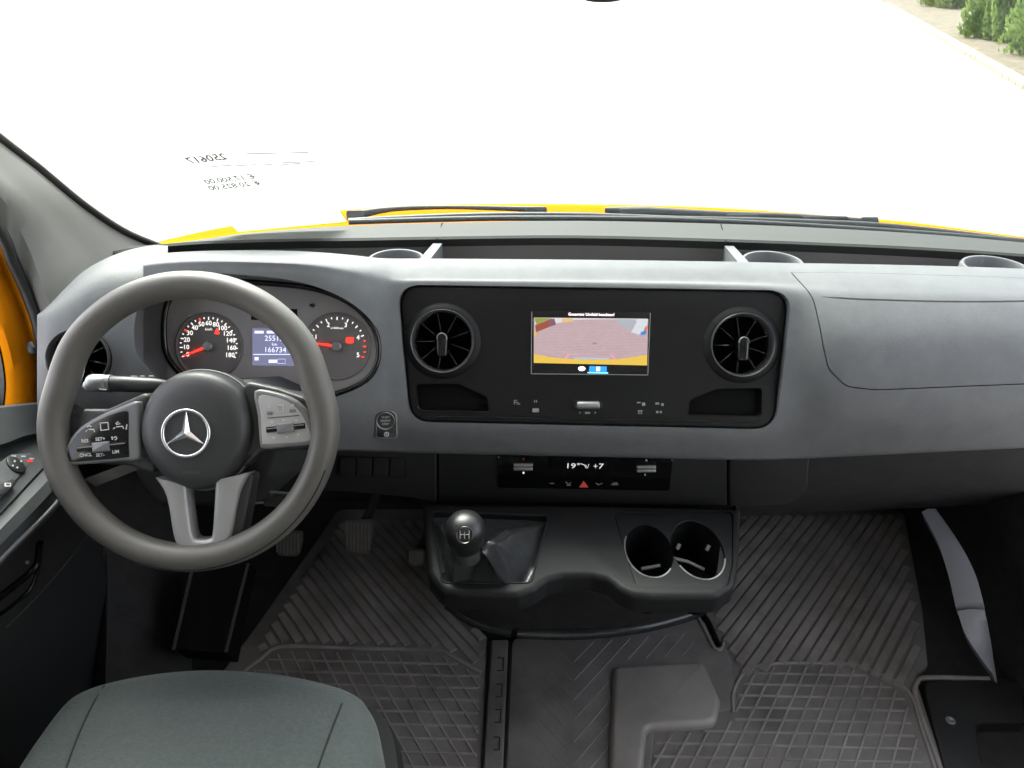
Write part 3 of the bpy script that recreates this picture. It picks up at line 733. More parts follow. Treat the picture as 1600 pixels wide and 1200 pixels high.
ptext('climate_text', f5, '19°', 895, 728, 8, wl_, cl); ptext('climate_text', f5, '7', 939, 728.5, 8, wl_, cl)
for pts in ([(907, 724), (913, 726), (916, 731)], [(915, 726), (918, 731), (920, 725)], [(927.5, 728), (933.5, 728)], [(930.5, 725), (930.5, 731)]):
    tube('climate_icon', [f5.pt(*f5.loc(*q), .0006) for q in pts], .0005, wl_, cl, 5)
for pts in ([(859, 755), (866, 755)], [(884, 752.5), (888, 757), (892, 754)], [(885, 758), (892, 758)], [(931, 755), (936, 757), (941, 755)], [(955, 757), (966, 757)], [(957, 755), (965, 754.5)]):
    tube('switch_symbol', [f5.pt(*f5.loc(*q), .0004) for q in pts], .0007, M['markd'], cl, 5)
tri = px(f5, [(905, 761), (912, 751.5), (919, 761)])
plate('hazard_triangle', f5, tri, -.0002, .0008, mat('hazard_red', (.30, .03, .03), .5, emit=(.6, .08, .08), es=.05), cl)
for (u, v) in ((779, 714), (1050, 719)): mark(f5, u - 1, v - 1, u + 1, v + 1, cl, 'markd', .0004, 'clip')

# ------------------------------------------------------------------ steering wheel
sw = tag(empty('steering_wheel'), 'thick dark grey steering wheel with three spokes and star emblem', 'steering wheel')
wf = Frame(P(296, 658, t=.965), cR, cU)
Rm, rt = .1715, .0190
ringp = []
for k in range(96):
    th = 2 * math.pi * k / 96
    ringp.append((th, wf.pt(Rm * math.cos(th), Rm * math.sin(th), 0)))
rings = []
for th, p in ringp:
    d = wf.X * math.cos(th) + wf.Y * math.sin(th)
    # thumb swellings where the side spokes join
    g = math.exp(-((math.degrees(th) - 163) / 13) ** 2) + math.exp(-((math.degrees(th) - 17) / 13) ** 2)
    rings.append([p + d * (rt * (1 + .08 * g) * math.cos(q) * (.92) - .006 * g) + wf.Z * rt * 1.08 * math.sin(q) for q in [2 * math.pi * j / 20 for j in range(20)]])
n = 20; vs = [v for r_ in rings for v in r_]; fs = []
for i in range(96):
    for k in range(n):
        j = (i + 1) % 96; fs.append((i * n + k, i * n + (k + 1) % n, j * n + (k + 1) % n, j * n + k))
obj('rim', vs, fs, M['rim'], sw, 60)
tube('rim_seam', [wf.pt((Rm + .0125) * math.cos(q), (Rm + .0125) * math.sin(q), .0142) for q in [R(d) for d in range(205, 344, 4)]], .0009, M['seal'], sw, 6)
# airbag cover
hf = wf.off(-.004)
hub_px = [(217, 676), (222, 640), (240, 606), (268, 586), (303, 579), (340, 586), (370, 606), (388, 640), (392, 676), (382, 712), (362, 742), (336, 761), (305, 768), (272, 759), (244, 736), (225, 708)]
hub = [(q.x, q.y) for q in catmull([(*p, 0) for p in px(hf.off(.008), hub_px)], 4, True)]
cx = sum(p[0] for p in hub) / len(hub); cy = sum(p[1] for p in hub) / len(hub)
rings = []
for s_, h in ((1.0, -.05), (1.0, -.012), (.99, -.002), (.965, .006), (.92, .0115), (.85, .016), (.74, .0195), (.6, .0215), (.42, .0225), (.2, .023)):
    rings.append([hf.pt(cx + (a - cx) * s_, cy + (b - cy) * s_, h) for a, b in hub])
vs, fs = ring_loft(rings); pad = obj('airbag_cover', vs, fs, M['pad'], sw, 50)
tube('cover_edge', [hf.pt(a, b, -.016) for a, b in hub], .0025, M['spoke'], sw, 6, True)
# emblem
ef = hf.off(.0222)
ea, eb = ef.loc(291, 677); er_ = 36.5 * .95 / FPX
emb = empty('emblem'); emb.parent = sw
lathe('emblem_disc', ef, ea, eb, [(er_ * 1.2, -.004), (er_ * 1.19, .0006), (er_ * 1.08, .0012), (er_ * .9, .0006), (.0005, .0006)], M['pad'], emb)
lathe('emblem_ring', ef, ea, eb, [(er_ * 1.06, .0005), (er_ * 1.05, .0028), (er_ * .99, .0036), (er_ * .93, .0028), (er_ * .91, .0005)], M['chrome'], emb, 64, 60)
for k, an in enumerate((90, 210, 330)):
    c_, s_ = math.cos(R(an)), math.sin(R(an)); d = V((c_, s_)); q = V((-s_, c_)); Wd = er_ * .16
    def pp(al, la, h): return ef.pt(ea + d.x * al + q.x * la, eb + d.y * al + q.y * la, h)
    L = er_ * .95
    vs = [pp(-.0, 0, .0008), pp(Wd * .58, Wd, .0008), pp(L, er_ * .015, .0008), pp(L, -er_ * .015, .0008), pp(Wd * .58, -Wd, .0008), pp(0, 0, .0052), pp(L, 0, .0022)]
    obj('star_point', vs, [(0, 1, 5), (1, 2, 6, 5), (2, 3, 6), (3, 4, 5, 6), (4, 0, 5)], M['chrome'], emb, smooth=False)
bpy.context.view_layer.update()
tp_, tn_ = hit(299, 738, pad)
if tn_.dot(CAM - tp_) < 0: tn_ = -tn_
tx_ = (cR - tn_ * tn_.dot(cR)).normalized()
ptext('cover_text', Frame(tp_, tx_, tn_.cross(tx_)), 'AIRBAG', 299, 738, 5.5, mat('embossed_print', (.09, .09, .09), .5), pad, c=.0008)
# side spokes with switch pads
spf = wf.off(.000)
L_sp = pxr(spf, [(82, 640), (120, 640), (160, 640), (228, 610), (240, 745), (190, 728), (108, 726), (92, 716)], [.01, .01, .02, .01, .01, .02, .006, .01])
plate('spoke', spf, L_sp, -.030, -.008, M['pad'], sw, .006)
R_sp = pxr(spf, [(376, 594), (430, 606), (470, 620), (512, 648), (512, 690), (488, 704), (405, 706), (372, 740)], [.01, .02, .02, .01, .01, .01, .01, .01])
plate('spoke', spf, R_sp, -.030, -.008, M['pad'], sw, .006)
Lo = [(q.x, q.y) for q in catmull([(*p, 0) for p in px(spf, [(103, 716), (109, 692), (127, 668), (158, 649), (196, 633), (216, 627), (220, 640), (221, 690), (219, 717), (190, 720), (120, 726), (106, 724)])], 3, True)]
lp = plate('control_pad', spf, Lo, -.012, .006, M['spoke'], sw, .004, 4); lp['label'] = 'gloss black left control pad'
Li = [(q.x, q.y) for q in catmull([(*p, 0) for p in px(spf, [(109, 714), (115, 693), (131, 672), (160, 655), (190, 643), (203, 642), (205, 650), (205, 690), (206, 710), (202, 714), (160, 718), (113, 721)])], 3, True)]
plate('pad_face', spf, Li, .003, .0068, M['gloss'], lp, .001)
fk = spf.off(.007)
for s_, u, v in (('RES', 133, 689), ('SET+', 157, 686), ('CNCL', 134, 711), ('SET-', 157, 711), ('LIM', 181, 706)):
    ptext('pad_text', fk, s_, u, v, 5.2, M['mark'], lp, rot=R(5), bold=.00012)
tube('home_symbol', [fk.pt(*fk.loc(*q), .0003) for q in ((157, 661), (169, 660), (170, 671), (158, 672.5))], .0009, M['mark'], lp, 6, True)
for pts in ([(136, 667), (140, 665), (143, 667)], [(134, 674), (137, 672)], [(139, 671), (147, 671), (148, 675)], [(181, 662), (184, 659), (188, 662), (182, 663)], [(177, 670), (180, 668)], [(182, 667), (192, 666), (193, 670)], [(198.5, 663), (197.5, 671)], [(175, 682), (176, 687)], [(178, 684), (181, 682), (183, 685), (180, 687.5)]):
    tube('pad_symbol', [fk.pt(*fk.loc(*q), .0003) for q in pts], .0008, M['mark'], lp, 5)
def slider(par, fr, u0_, v0_, u1_, v1_, kx, m1):
    a0, a1 = fr.loc(u0_, v0_), fr.loc(u1_, v1_); d = V(a1) - V(a0); L = d.length; th = math.atan2(d.y, d.x)
    f2 = Frame(fr.pt(*((V(a0) + V(a1)) * .5)), fr.X * math.cos(th) + fr.Y * math.sin(th), fr.Y * math.cos(th) - fr.X * math.sin(th))
    plate('switch_slot', f2, roundpoly([(-L / 2, -.0035), (L / 2, -.0035), (L / 2, .0035), (-L / 2, .0035)], .001, 3), -.001, .0012, M['gloss'], par, .0005)
    tube('switch_edge', [f2.pt(-L / 2 * .95, .0014, .0016), f2.pt(L / 2 * .95, .0014, .0016)], .0007, M[m1], par, 6)
    plate('toggle', f2, roundpoly([(-.0105, -.0062), (.0105, -.0062), (.0105, .0062), (-.0105, .0062)], .0015, 3), -.001, .0045, M['spoke'], par, .0018)
slider(lp, fk, 120, 702, 198, 694, 0, 'spoke')
Ro = [(q.x, q.y) for q in catmull([(*p, 0) for p in px(spf, [(399, 611), (430, 613), (460, 624), (482, 645), (493, 670), (496, 686), (488, 694), (450, 698), (414, 701), (407, 690), (404, 650)])], 3, True)]
rp = plate('control_pad', spf, Ro, -.012, .006, M['spoke'], sw, .004, 4); rp['label'] = 'satin silver right control pad'
Ri = [(q.x, q.y) for q in catmull([(*p, 0) for p in px(spf, [(407, 619), (430, 620), (453, 628), (472, 645), (484, 668), (488, 683), (482, 689), (450, 692), (416, 694), (412, 688), (410, 650)])], 3, True)]
plate('pad_face', spf, Ri, .003, .0068, mat('silver_pad', (.42, .41, .40), .4, metal=.25, var=.06, vscale=60), rp, .001)
M['ink'] = mat('dark_print', (.06, .06, .06), .5)
for u, v in ((421.5, 645), (457, 641.5)): plate('button', fk, pxr(fk, [(u - 4.5, v - 2.5), (u + 4.5, v - 3), (u + 5, v + 2.5), (u - 4.5, v + 3)], .0015, 3), -.001, .0014, M['spoke'], rp, .0007)
tube('home_symbol', [fk.pt(*fk.loc(*q), .0002) for q in ((434.5, 634), (443, 633), (444, 643), (435, 644))], .0007, M['mark'], rp, 6, True)
tube('pad_line', [fk.pt(*fk.loc(*q), .0) for q in ((418, 653), (445, 651), (468, 649))], .0006, M['ink'], rp, 5)
slider(rp, fk, 416, 672, 477, 665, 0, 'satin')
for u, v in ((421, 636), (457, 633), (425, 659), (443, 656), (463, 657), (428, 684), (448, 683), (466, 679)): mark(fk, u - 2, v - 1.4, u + 2, v + 1.4, rp, 'mark', .0005, 'pad_symbol')
# lower forked spoke
lf = wf.off(.002)
oo = px(lf, [(243, 746), (260, 775), (271, 836), (280, 855), (293, 865), (318, 868), (346, 862), (359, 842), (368, 795), (376, 764), (390, 738)])
oi = px(lf, [(291, 757), (293, 780), (299, 826), (301, 836), (305, 842), (316, 843), (328, 841), (332, 832), (335, 790), (336, 770), (337, 750)])
oo = catmull([(*p, 0) for p in oo], 4); oi = catmull([(*p, 0) for p in oi], 4)
rings = []
for a, b in zip(oo, oi):
    L = (a - b).length; k = min(.3, .005 / L)
    rings.append([lf.pt(*q[:2], h) for q, h in ((a, -.022), (a, -.001), (a.lerp(b, k * .3), .0022), (a.lerp(b, k), .0035), (a.lerp(b, .5), .0042), (b.lerp(a, k), .0035), (b.lerp(a, k * .3), .0022), (b, -.001), (b, -.022))])
vs, fs = ring_loft(rings); obj('lower_spoke', vs, fs, mat('satin_spoke_trim', (.36, .355, .35), .35, metal=.35), sw, 50)
plate('spoke_backing', lf, pxr(lf, [(352, 752), (394, 738), (374, 850), (352, 864), (345, 850)], .006, 4), -.034, -.006, M['pad'], sw, .004)

# steering column and stalk
colm = tag(empty('steering_column'), 'black steering column shroud behind the steering wheel', 'steering column')
o1 = pxr(wf.off(-.06), [(245, 600), (395, 592), (440, 612), (455, 660), (430, 745), (380, 790), (250, 790), (215, 740), (215, 640)], [.02] * 9, 5, 0)
cxy = (sum(p[0] for p in o1) / len(o1), sum(p[1] for p in o1) / len(o1))
rings = []
for s_, h in ((.9, -.045), (.97, -.05), (1, -.058), (1.02, -.10), (1.06, -.17)):
    rings.append([wf.pt(cxy[0] + (a - cxy[0]) * s_, cxy[1] + (b - cxy[1]) * s_, h) for a, b in o1])
vs, fs = ring_loft(rings); obj('column_shroud', vs, fs, M['lower'], colm, 40)
c2 = pxr(wf.off(-.08), [(380, 606), (440, 607), (486, 628), (500, 646), (470, 652), (400, 640)], .01, 4)
plate('switch_cover', wf, c2, -.16, -.075, M['dash'], colm, .01, 4)
for pts in ([(393, 752), (400, 748)], [(385, 763), (410, 764)], [(419, 768), (462, 772)], [(388, 787), (411, 785)]):
    tube('adjuster_edge', [P(u, v, t=1.09) for u, v in pts], .0018, M['spoke'], colm, 6)
for (u, v) in ((398, 768), (440, 776)): plate('adjuster_lever', Frame(P(u, v + 6, t=1.10), cR, cU), roundpoly([(-.026, -.008), (.026, -.01), (.026, .006), (-.026, .008)], .004, 4), -.01, .004, M['lower'], colm, .003)
stk = tag(empty('indicator_stalk'), 'dark stalk with silver twist end left of the steering wheel hub', 'stalk')
tip, root = P(137, 598, t=1.015), P(262, 603, t=1.02)
dx = root - tip
tube('lever', [tip + dx * f for f in (.24, .26, .5, .75, .85, 1.0)] + [root + dx * .1 + V((0, .05, -.02))], [.0095, .0105, .0105, .0100, .0095, .0075, .0075], M['pad'], stk, 20)
tube('twist_end', [tip + dx * f for f in (0, .02, .06, .2, .24, .25)], [.0085, .0105, .0118, .0118, .0112, .010], M['satin'], stk, 20)
tube('twist_ring', [tip + dx * f for f in (.245, .25, .29, .30)], [.0105, .0119, .0119, .0105], M['spoke'], stk, 20)
tube('end_cap', [tip + dx * f + V((0, 0, -.004)) for f in (-.05, -.03, .01)], [.005, .0068, .008], M['satin'], stk, 14)
for k, (u0_, u1_) in enumerate(((205, 214), (219, 226), (233, 240))):
    tube('stalk_print', [P(u0_, 587.6, t=1.0075), P(u1_, 588, t=1.0075)], .0006, M['mark'], stk, 5)
tube('stalk_print', [P(155, 608, t=1.003), P(166, 609, t=1.003)], .0007, M['mark'], stk, 5)

# ------------------------------------------------------------------ pedals
def pedal(name, label, uc, vc, wpx, hpx, taper, y, arm_dx):
    t = tag(empty(name), label, 'pedal')
    pf = Frame(P(uc, vc, y=y), (1, 0, 0), V((0, .5, .87)))
    s = pf.depth(uc, vc) / FPX; w_, h_ = wpx * s / 2, hpx * s / 2
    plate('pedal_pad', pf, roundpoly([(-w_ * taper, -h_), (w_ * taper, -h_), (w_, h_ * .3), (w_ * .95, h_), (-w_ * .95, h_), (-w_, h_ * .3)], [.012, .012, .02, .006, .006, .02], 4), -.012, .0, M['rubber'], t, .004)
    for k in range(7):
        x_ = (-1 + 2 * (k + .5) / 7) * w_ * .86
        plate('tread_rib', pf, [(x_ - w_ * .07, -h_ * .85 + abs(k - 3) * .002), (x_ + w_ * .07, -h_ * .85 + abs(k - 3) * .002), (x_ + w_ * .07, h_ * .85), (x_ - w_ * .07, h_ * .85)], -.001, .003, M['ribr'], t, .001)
    tube('pedal_arm', [pf.pt(0, h_ * .3, -.012), pf.pt(arm_dx * .5, h_ * 1.3, -.05), pf.pt(arm_dx, h_ * 2.4, -.06), pf.pt(arm_dx, h_ * 5, -.05)], .011, M['carpet'], t, 8)
pedal('clutch_pedal', 'left pedal half hidden below the steering wheel rim', 450, 850, 44, 40, .75, 1.27, -.01)
pedal('brake_pedal', 'broad ribbed middle pedal in the driver footwell', 560, 840, 47, 55, .72, 1.28, .03)
pedal('accelerator_pedal', 'right pedal at the edge of the gear console', 650, 872, 27, 26, .9, 1.27, .02)

# ------------------------------------------------------------------ gear console
con = tag(empty('centre_console'), 'black centre console with gear lever recess and double cup holder', 'console')
cn = Frame(P(908, 860, t=1.20), FAX, V((0, 1, .02)))
ctop = px(cn, [(660, 786), (662, 820), (669, 895), (691, 921), (720, 926), (810, 929), (835, 920), (855, 905), (880, 898), (927, 898), (950, 904), (970, 920), (990, 929), (1020, 932), (1120, 931), (1147, 914), (1154, 880), (1158, 794), (908, 788)])
ctop = roundpoly(ctop, [.0, .02, .02, .02, .02, .02, .02, .02, .02, .02, .02, .02, .02, .02, .02, .02, .02, 0, 0], 3)
cb_ = plate('console_top', cn, ctop, -.034, .0, M['fascia'], con, .010, 4)
M['console'] = mat('console_plastic', (.012, .012, .0125), .5, spec=.25, bump=.25, scale=1300, var=.08, vscale=12)
cb_.data.materials[0] = M['console']
gfr = pxr(cn, [(673, 799), (857, 806), (830, 911), (691, 911)], [.008, .01, .012, .012], 5)
cupo = pxr(cn, [(958, 801), (1146, 799), (1146, 880), (1138, 917), (994, 917), (982, 880)], [.008, .012, .02, .016, .014, .02], 5)
boolean(cb_, [plate('c', cn, gfr, -.02, .05, None), plate('c', cn, cupo, -.006, .05, None)], ang=40)
tube('gear_frame', [cn.pt(a, b, .0) for a, b in gfr], .0018, M['console'], con, 8, True)
cins = plate('cup_holder_insert', cn, inset(cupo, .001), -.0058, -.002, M['console'], con, .0015)
c1 = cn.loc(1014, 858); c2_ = cn.loc(1090, 856)
sC = 1.2 / FPX
def cupcut(): return [plate('c', cn, circ(c1[0], c1[1], 37.5 * sC, 40, 59 * sC), -.2, .05, None), plate('c', cn, circ(c2_[0], c2_[1], 41 * sC, 40, 66 * sC), -.2, .05, None)]
boolean(cins, cupcut(), ang=40); boolean(cb_, cupcut(), ang=40)
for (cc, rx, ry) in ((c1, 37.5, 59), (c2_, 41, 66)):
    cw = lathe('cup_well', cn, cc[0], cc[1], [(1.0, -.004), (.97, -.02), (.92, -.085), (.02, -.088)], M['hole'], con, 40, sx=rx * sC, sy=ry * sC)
# chromed-looking bright lip at the front of the cups
for cc, rx, ry, d0, d1 in ((c1, 37.5, 59, 150, 320), (c2_, 41, 66, 215, 345), (c2_, 41, 66, 40, 150)):
    tube('cup_rim', [cn.pt(cc[0] + rx * sC * math.cos(R(d)), cc[1] + ry * sC * math.sin(R(d)), -.0018) for d in range(d0, d1, 6)], .0013, M['satin'] if d0 > 100 else M['console'], con, 6)
for pts in ([(1002, 889), (1032, 884)], [(1046, 871), (1075, 878), (1100, 890)], [(1062, 850), (1058, 858)], [(1108, 852), (1104, 860)]):
    tube('cup_spring', [P(u, v, t=1.225) for u, v in pts], .003, M['spoke'], con, 6)
# lower body of the console
bk = []
top_l = catmull([P(u, v, t=t_) for u, v, t_ in ((672, 850, 1.33), (700, 915, 1.27), (800, 930, 1.26), (920, 920, 1.27), (1040, 932, 1.26), (1120, 925, 1.27), (1150, 850, 1.33))], 5)
bot_l = catmull([P(u, v, z=z_) for u, v, z_ in ((690, 900, .03), (705, 945, .03), (770, 978, .03), (900, 983, .03), (1020, 972, .03), (1086, 952, .03), (1120, 900, .03))], 5)
mid_l = [a * .45 + b * .55 + V((0, .05, 0)) for a, b in zip(top_l, bot_l)]
slab('console_base', [top_l, mid_l, bot_l, [p - V((0, 0, .05)) for p in bot_l]], (0, .04, 0), M['carpet'], con, 40)
bt = catmull([P(u, v, z=.02) for u, v in ((700, 945), (735, 968), (770, 982), (800, 987))], 6)
tube('base_trim', bt, .011, M['boot'], con, 10)
bt = catmull([P(u, v, z=.02) for u, v in ((808, 988), (860, 990), (920, 989), (1000, 980), (1060, 966), (1092, 955))], 6)
tube('base_trim', bt, .013, M['boot'], con, 10)
# side walls closing the box below the console top
slab('console_side', [[P(668, 800, t=1.295), P(676, 895, t=1.165)], [P(690, 800, z=.02), P(700, 930, z=.02)]], (.02, 0, 0), M['carpet'], con)
slab('console_side', [[P(1150, 805, t=1.28), P(1140, 905, t=1.165)], [P(1140, 800, z=.02), P(1110, 930, z=.02)]], (-.02, 0, 0), M['carpet'], con)

gear = tag(empty('gear_lever'), 'gear lever with round black knob and creased leatherette boot', 'gear lever')
kc = P(727, 829, t=1.085)
gl_ = Frame(kc, FAX, V((0, 1, .02)))
# boot : rings from frame outline up to the collar, with folds
ga = gfr; N = 120
gx = catmull([(*p, 0) for p in inset(ga, .002)], 1, True)
def resample(pts, n):
    P2 = [V((p[0], p[1])) for p in pts]; L = [0]
    for i in range(len(P2)): L.append(L[-1] + (P2[(i + 1) % len(P2)] - P2[i]).length)
    out = []
    for k in range(n):
        s = L[-1] * k / n; i = max(j for j in range(len(P2)) if L[j] <= s + 1e-12)
        f = (s - L[i]) / max(L[i + 1] - L[i], 1e-9); q = P2[i].lerp(P2[(i + 1) % len(P2)], f); out.append(q)
    return out
o_ = resample([(q.x, q.y) for q in gx], N)
tc2 = V(((kc - cn.O).dot(cn.X), (kc - cn.O).dot(cn.Y))) + V((.004, -.012)); hk = (kc - cn.O).dot(cn.Z)
rings = []
for j in range(21):
    f = j / 20
    ring_ = []
    for i, q in enumerate(o_):
        d = q - tc2; th = math.atan2(d.y, d.x)
        tgt = tc2 + d.normalized() * .021
        e = f ** .85
        p = q.lerp(tgt, e)
        bell = math.sin(math.pi * f) ** .8
        cre = lambda x: 1 - 2 * abs(math.sin(x))
        fold = (.022 * cre(2 * (th - .75) + .6 * f) + .016 * cre(1.5 * th + .9 + 1.6 * f) + .008 * cre(3.5 * th - 2.4 * f) + .002 * math.sin(13 * th + 6 * f)) * bell
        hgt = -.010 + (hk - .034 + .010) * (f ** 1.35) + .008 * bell + fold
        ring_.append(cn.pt(p.x, p.y, hgt))
    rings.append(ring_)
vs, fs = ring_loft(rings, False, True); obj('boot', vs, fs, M['boot'], gear, 70)
lathe('collar', gl_, 0, 0, [(.021, -.05), (.0215, -.038), (.020, -.030), (.017, -.024)], M['pad'], gear, 32, cap=True)
lathe('knob', gl_, 0, 0, [(.0165, -.042), (.0195, -.034), (.0265, -.016), (.0290, 0), (.0272, .011), (.0215, .020), (.0135, .025), (.0045, .0268)], M['knob'], gear, 40, 60, cap=True)
kf = Frame(kc + (CAM - kc).normalized() * .0272, cR, (cU + cF * .3))
kl = kf.loc(726, 836)
kd = lathe('knob_badge', kf, kl[0], kl[1], [(.012, -.002), (.012, .001), (.0113, .0016), (.0105, .001), (.0004, .001)], M['gloss'], gear, 32)
kq = kf.off(.0012)
for pts in ([(719, 829), (719, 842)], [(726, 829), (726, 842)], [(733, 829), (733, 842)], [(719, 835.5), (733, 835.5)]):
    tube('shift_pattern', [kq.pt(*kq.loc(*q), .0002) for q in pts], .0005, M['markd'], kd, 5)

# ------------------------------------------------------------------ floor mats
def seg_clip(p, d, poly):
    """pieces of the infinite line p + s d inside the polygon"""
    ss = []
    for i in range(len(poly)):
        a = V(poly[i]); b = V(poly[(i + 1) % len(poly)]); e = b - a
        den = d.x * e.y - d.y * e.x
        if abs(den) < 1e-12: continue
        s = ((a.x - p.x) * e.y - (a.y - p.y) * e.x) / den; q = ((a.x - p.x) * d.y - (a.y - p.y) * d.x) / den
        if 0 <= q < 1: ss.append(s)
    ss.sort(); return [(ss[i], ss[i + 1]) for i in range(0, len(ss) - 1, 2)]
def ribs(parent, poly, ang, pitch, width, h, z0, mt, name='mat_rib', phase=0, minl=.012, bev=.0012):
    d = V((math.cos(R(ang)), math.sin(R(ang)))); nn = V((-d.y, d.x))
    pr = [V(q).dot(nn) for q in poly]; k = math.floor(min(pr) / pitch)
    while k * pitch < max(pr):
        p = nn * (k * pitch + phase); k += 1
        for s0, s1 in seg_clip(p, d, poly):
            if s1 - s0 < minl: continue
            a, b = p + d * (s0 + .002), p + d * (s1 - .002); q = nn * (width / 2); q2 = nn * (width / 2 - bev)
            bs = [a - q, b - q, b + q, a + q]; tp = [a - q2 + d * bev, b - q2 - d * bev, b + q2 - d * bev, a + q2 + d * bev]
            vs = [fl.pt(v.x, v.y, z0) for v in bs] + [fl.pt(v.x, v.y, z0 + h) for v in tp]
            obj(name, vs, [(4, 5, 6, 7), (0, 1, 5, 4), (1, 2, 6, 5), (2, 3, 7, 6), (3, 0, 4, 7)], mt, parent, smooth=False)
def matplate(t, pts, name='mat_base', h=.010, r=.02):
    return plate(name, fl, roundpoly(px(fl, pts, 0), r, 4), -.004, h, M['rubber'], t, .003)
DA = 51; GA = 57
# driver side
md = tag(empty('floor_mat'), 'dark rubber floor mat under the pedals with gridded heel field', 'floor mat', 'rubber floor mats')
matplate(md, [(400, 985), (530, 800), (675, 800), (700, 950), (762, 1000), (752, 1260), (300, 1260), (345, 1060)])
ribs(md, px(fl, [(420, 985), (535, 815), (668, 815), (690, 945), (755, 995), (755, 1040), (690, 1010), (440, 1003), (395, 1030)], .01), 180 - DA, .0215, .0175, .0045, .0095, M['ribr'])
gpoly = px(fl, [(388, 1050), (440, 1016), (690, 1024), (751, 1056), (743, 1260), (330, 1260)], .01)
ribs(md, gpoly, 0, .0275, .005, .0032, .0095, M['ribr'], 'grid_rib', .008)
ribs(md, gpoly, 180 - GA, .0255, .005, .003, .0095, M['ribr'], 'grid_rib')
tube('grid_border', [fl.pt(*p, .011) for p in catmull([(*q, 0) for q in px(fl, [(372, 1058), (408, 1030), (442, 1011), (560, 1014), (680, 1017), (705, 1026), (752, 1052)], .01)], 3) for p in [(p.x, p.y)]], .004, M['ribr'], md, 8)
# ridge with slots between driver and centre mats
rdg = tag(empty('mat_joint_strip'), 'slotted black joint strip between driver mat and centre mat', 'strip')
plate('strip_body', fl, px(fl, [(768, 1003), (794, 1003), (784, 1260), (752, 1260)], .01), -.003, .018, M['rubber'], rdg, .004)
for (ua, va) in ((783, 1036), (781, 1077), (779, 1117), (777, 1160)):
    q = [(ua - 5, va - 8), (ua + 4, va - 8), (ua + 3, va + 12), (ua - 6, va + 12)]
    tube('strip_slot', [fl.pt(*fl.loc(u, v, .018), .0185) for u, v in q], .0012, M['seal'], rdg, 5, False)
for e_ in ([(766, 1003), (750, 1260)], [(797, 1004), (787, 1260)]):
    tube('strip_edge', [fl.pt(*fl.loc(u, v, .01), .012) for u, v in e_], .003, M['seal'], rdg, 6)
# centre
mc = tag(empty('floor_mat'), 'middle rubber floor mat with chevron ribs and raised smooth block', 'floor mat', 'rubber floor mats')
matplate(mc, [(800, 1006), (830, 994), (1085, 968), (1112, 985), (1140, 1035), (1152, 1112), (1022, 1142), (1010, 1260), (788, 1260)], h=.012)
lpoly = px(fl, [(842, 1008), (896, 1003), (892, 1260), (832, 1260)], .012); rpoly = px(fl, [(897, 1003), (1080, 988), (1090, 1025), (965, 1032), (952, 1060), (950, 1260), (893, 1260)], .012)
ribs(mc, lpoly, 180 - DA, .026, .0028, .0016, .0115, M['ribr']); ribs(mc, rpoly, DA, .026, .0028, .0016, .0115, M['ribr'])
blk = pxr(fl, [(958, 1036), (1100, 1028), (1128, 1090), (1120, 1128), (1012, 1134), (1000, 1260), (950, 1260)], [.02, .015, .03, .03, .02, 0, 0], 5, .03)
plate('raised_block', fl, blk, .0, .026, mat('smooth_rubber', (.24, .222, .21), .36, bump=.15, scale=600, var=.2, vscale=8), mc, .013, 6)
# slot with hook beside the console
tube('mat_slot', catmull([fl.pt(*fl.loc(u, v, .014), .014) for u, v in ((1096, 958), (1108, 975), (1119, 1000), (1124, 1010))], 4), .006, M['hole'], mc, 8)
tube('slot_lip', catmull([fl.pt(*fl.loc(u, v, .013), .013) for u, v in ((1090, 962), (1102, 985), (1115, 1011), (1126, 1015), (1130, 1003))], 4), .004, M['ribr'], mc, 8)
# passenger side
mp = tag(empty('floor_mat'), 'rubber floor mat on the passenger side with long diagonal ribs', 'floor mat', 'rubber floor mats')
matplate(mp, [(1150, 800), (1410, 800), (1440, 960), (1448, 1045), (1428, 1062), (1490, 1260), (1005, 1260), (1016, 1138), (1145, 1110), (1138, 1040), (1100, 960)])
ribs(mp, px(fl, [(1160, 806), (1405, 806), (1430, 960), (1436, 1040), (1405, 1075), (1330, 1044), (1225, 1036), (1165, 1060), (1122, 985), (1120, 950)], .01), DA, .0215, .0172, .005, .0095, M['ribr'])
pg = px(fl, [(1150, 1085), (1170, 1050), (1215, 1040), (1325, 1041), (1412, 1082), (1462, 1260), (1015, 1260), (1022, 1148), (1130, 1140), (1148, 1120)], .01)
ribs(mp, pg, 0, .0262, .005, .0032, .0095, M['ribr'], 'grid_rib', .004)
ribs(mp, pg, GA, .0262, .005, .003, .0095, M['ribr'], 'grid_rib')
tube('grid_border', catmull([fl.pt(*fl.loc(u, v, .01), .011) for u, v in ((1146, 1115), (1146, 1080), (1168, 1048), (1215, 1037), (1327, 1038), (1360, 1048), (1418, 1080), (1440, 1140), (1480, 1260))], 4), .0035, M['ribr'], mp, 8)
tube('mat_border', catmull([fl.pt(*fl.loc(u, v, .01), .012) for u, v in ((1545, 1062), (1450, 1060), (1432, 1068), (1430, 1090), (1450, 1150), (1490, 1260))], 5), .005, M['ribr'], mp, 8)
# step panel by the passenger door
stepp = tag(empty('step_panel'), 'dark plastic step panel with one screw at the lower right', 'step panel')
sf = pxr(fl, [(1440, 1064), (1600, 1060), (1600, 1130), (1525, 1130), (1535, 1190), (1560, 1280), (1495, 1280)], [.03, 0, 0, .02, .02, 0, 0], 5, .012)
plate('panel_body', fl, sf, -.06, .014, M['lower'], stepp, .005)
q_ = fl.loc(1485, 1126, .014); lathe('screw', fl, q_[0], q_[1], [(.0085, .013), (.0085, .0155), (.006, .0162), (.003, .0145), (.0003, .0145)], M['spoke'], stepp, 20)
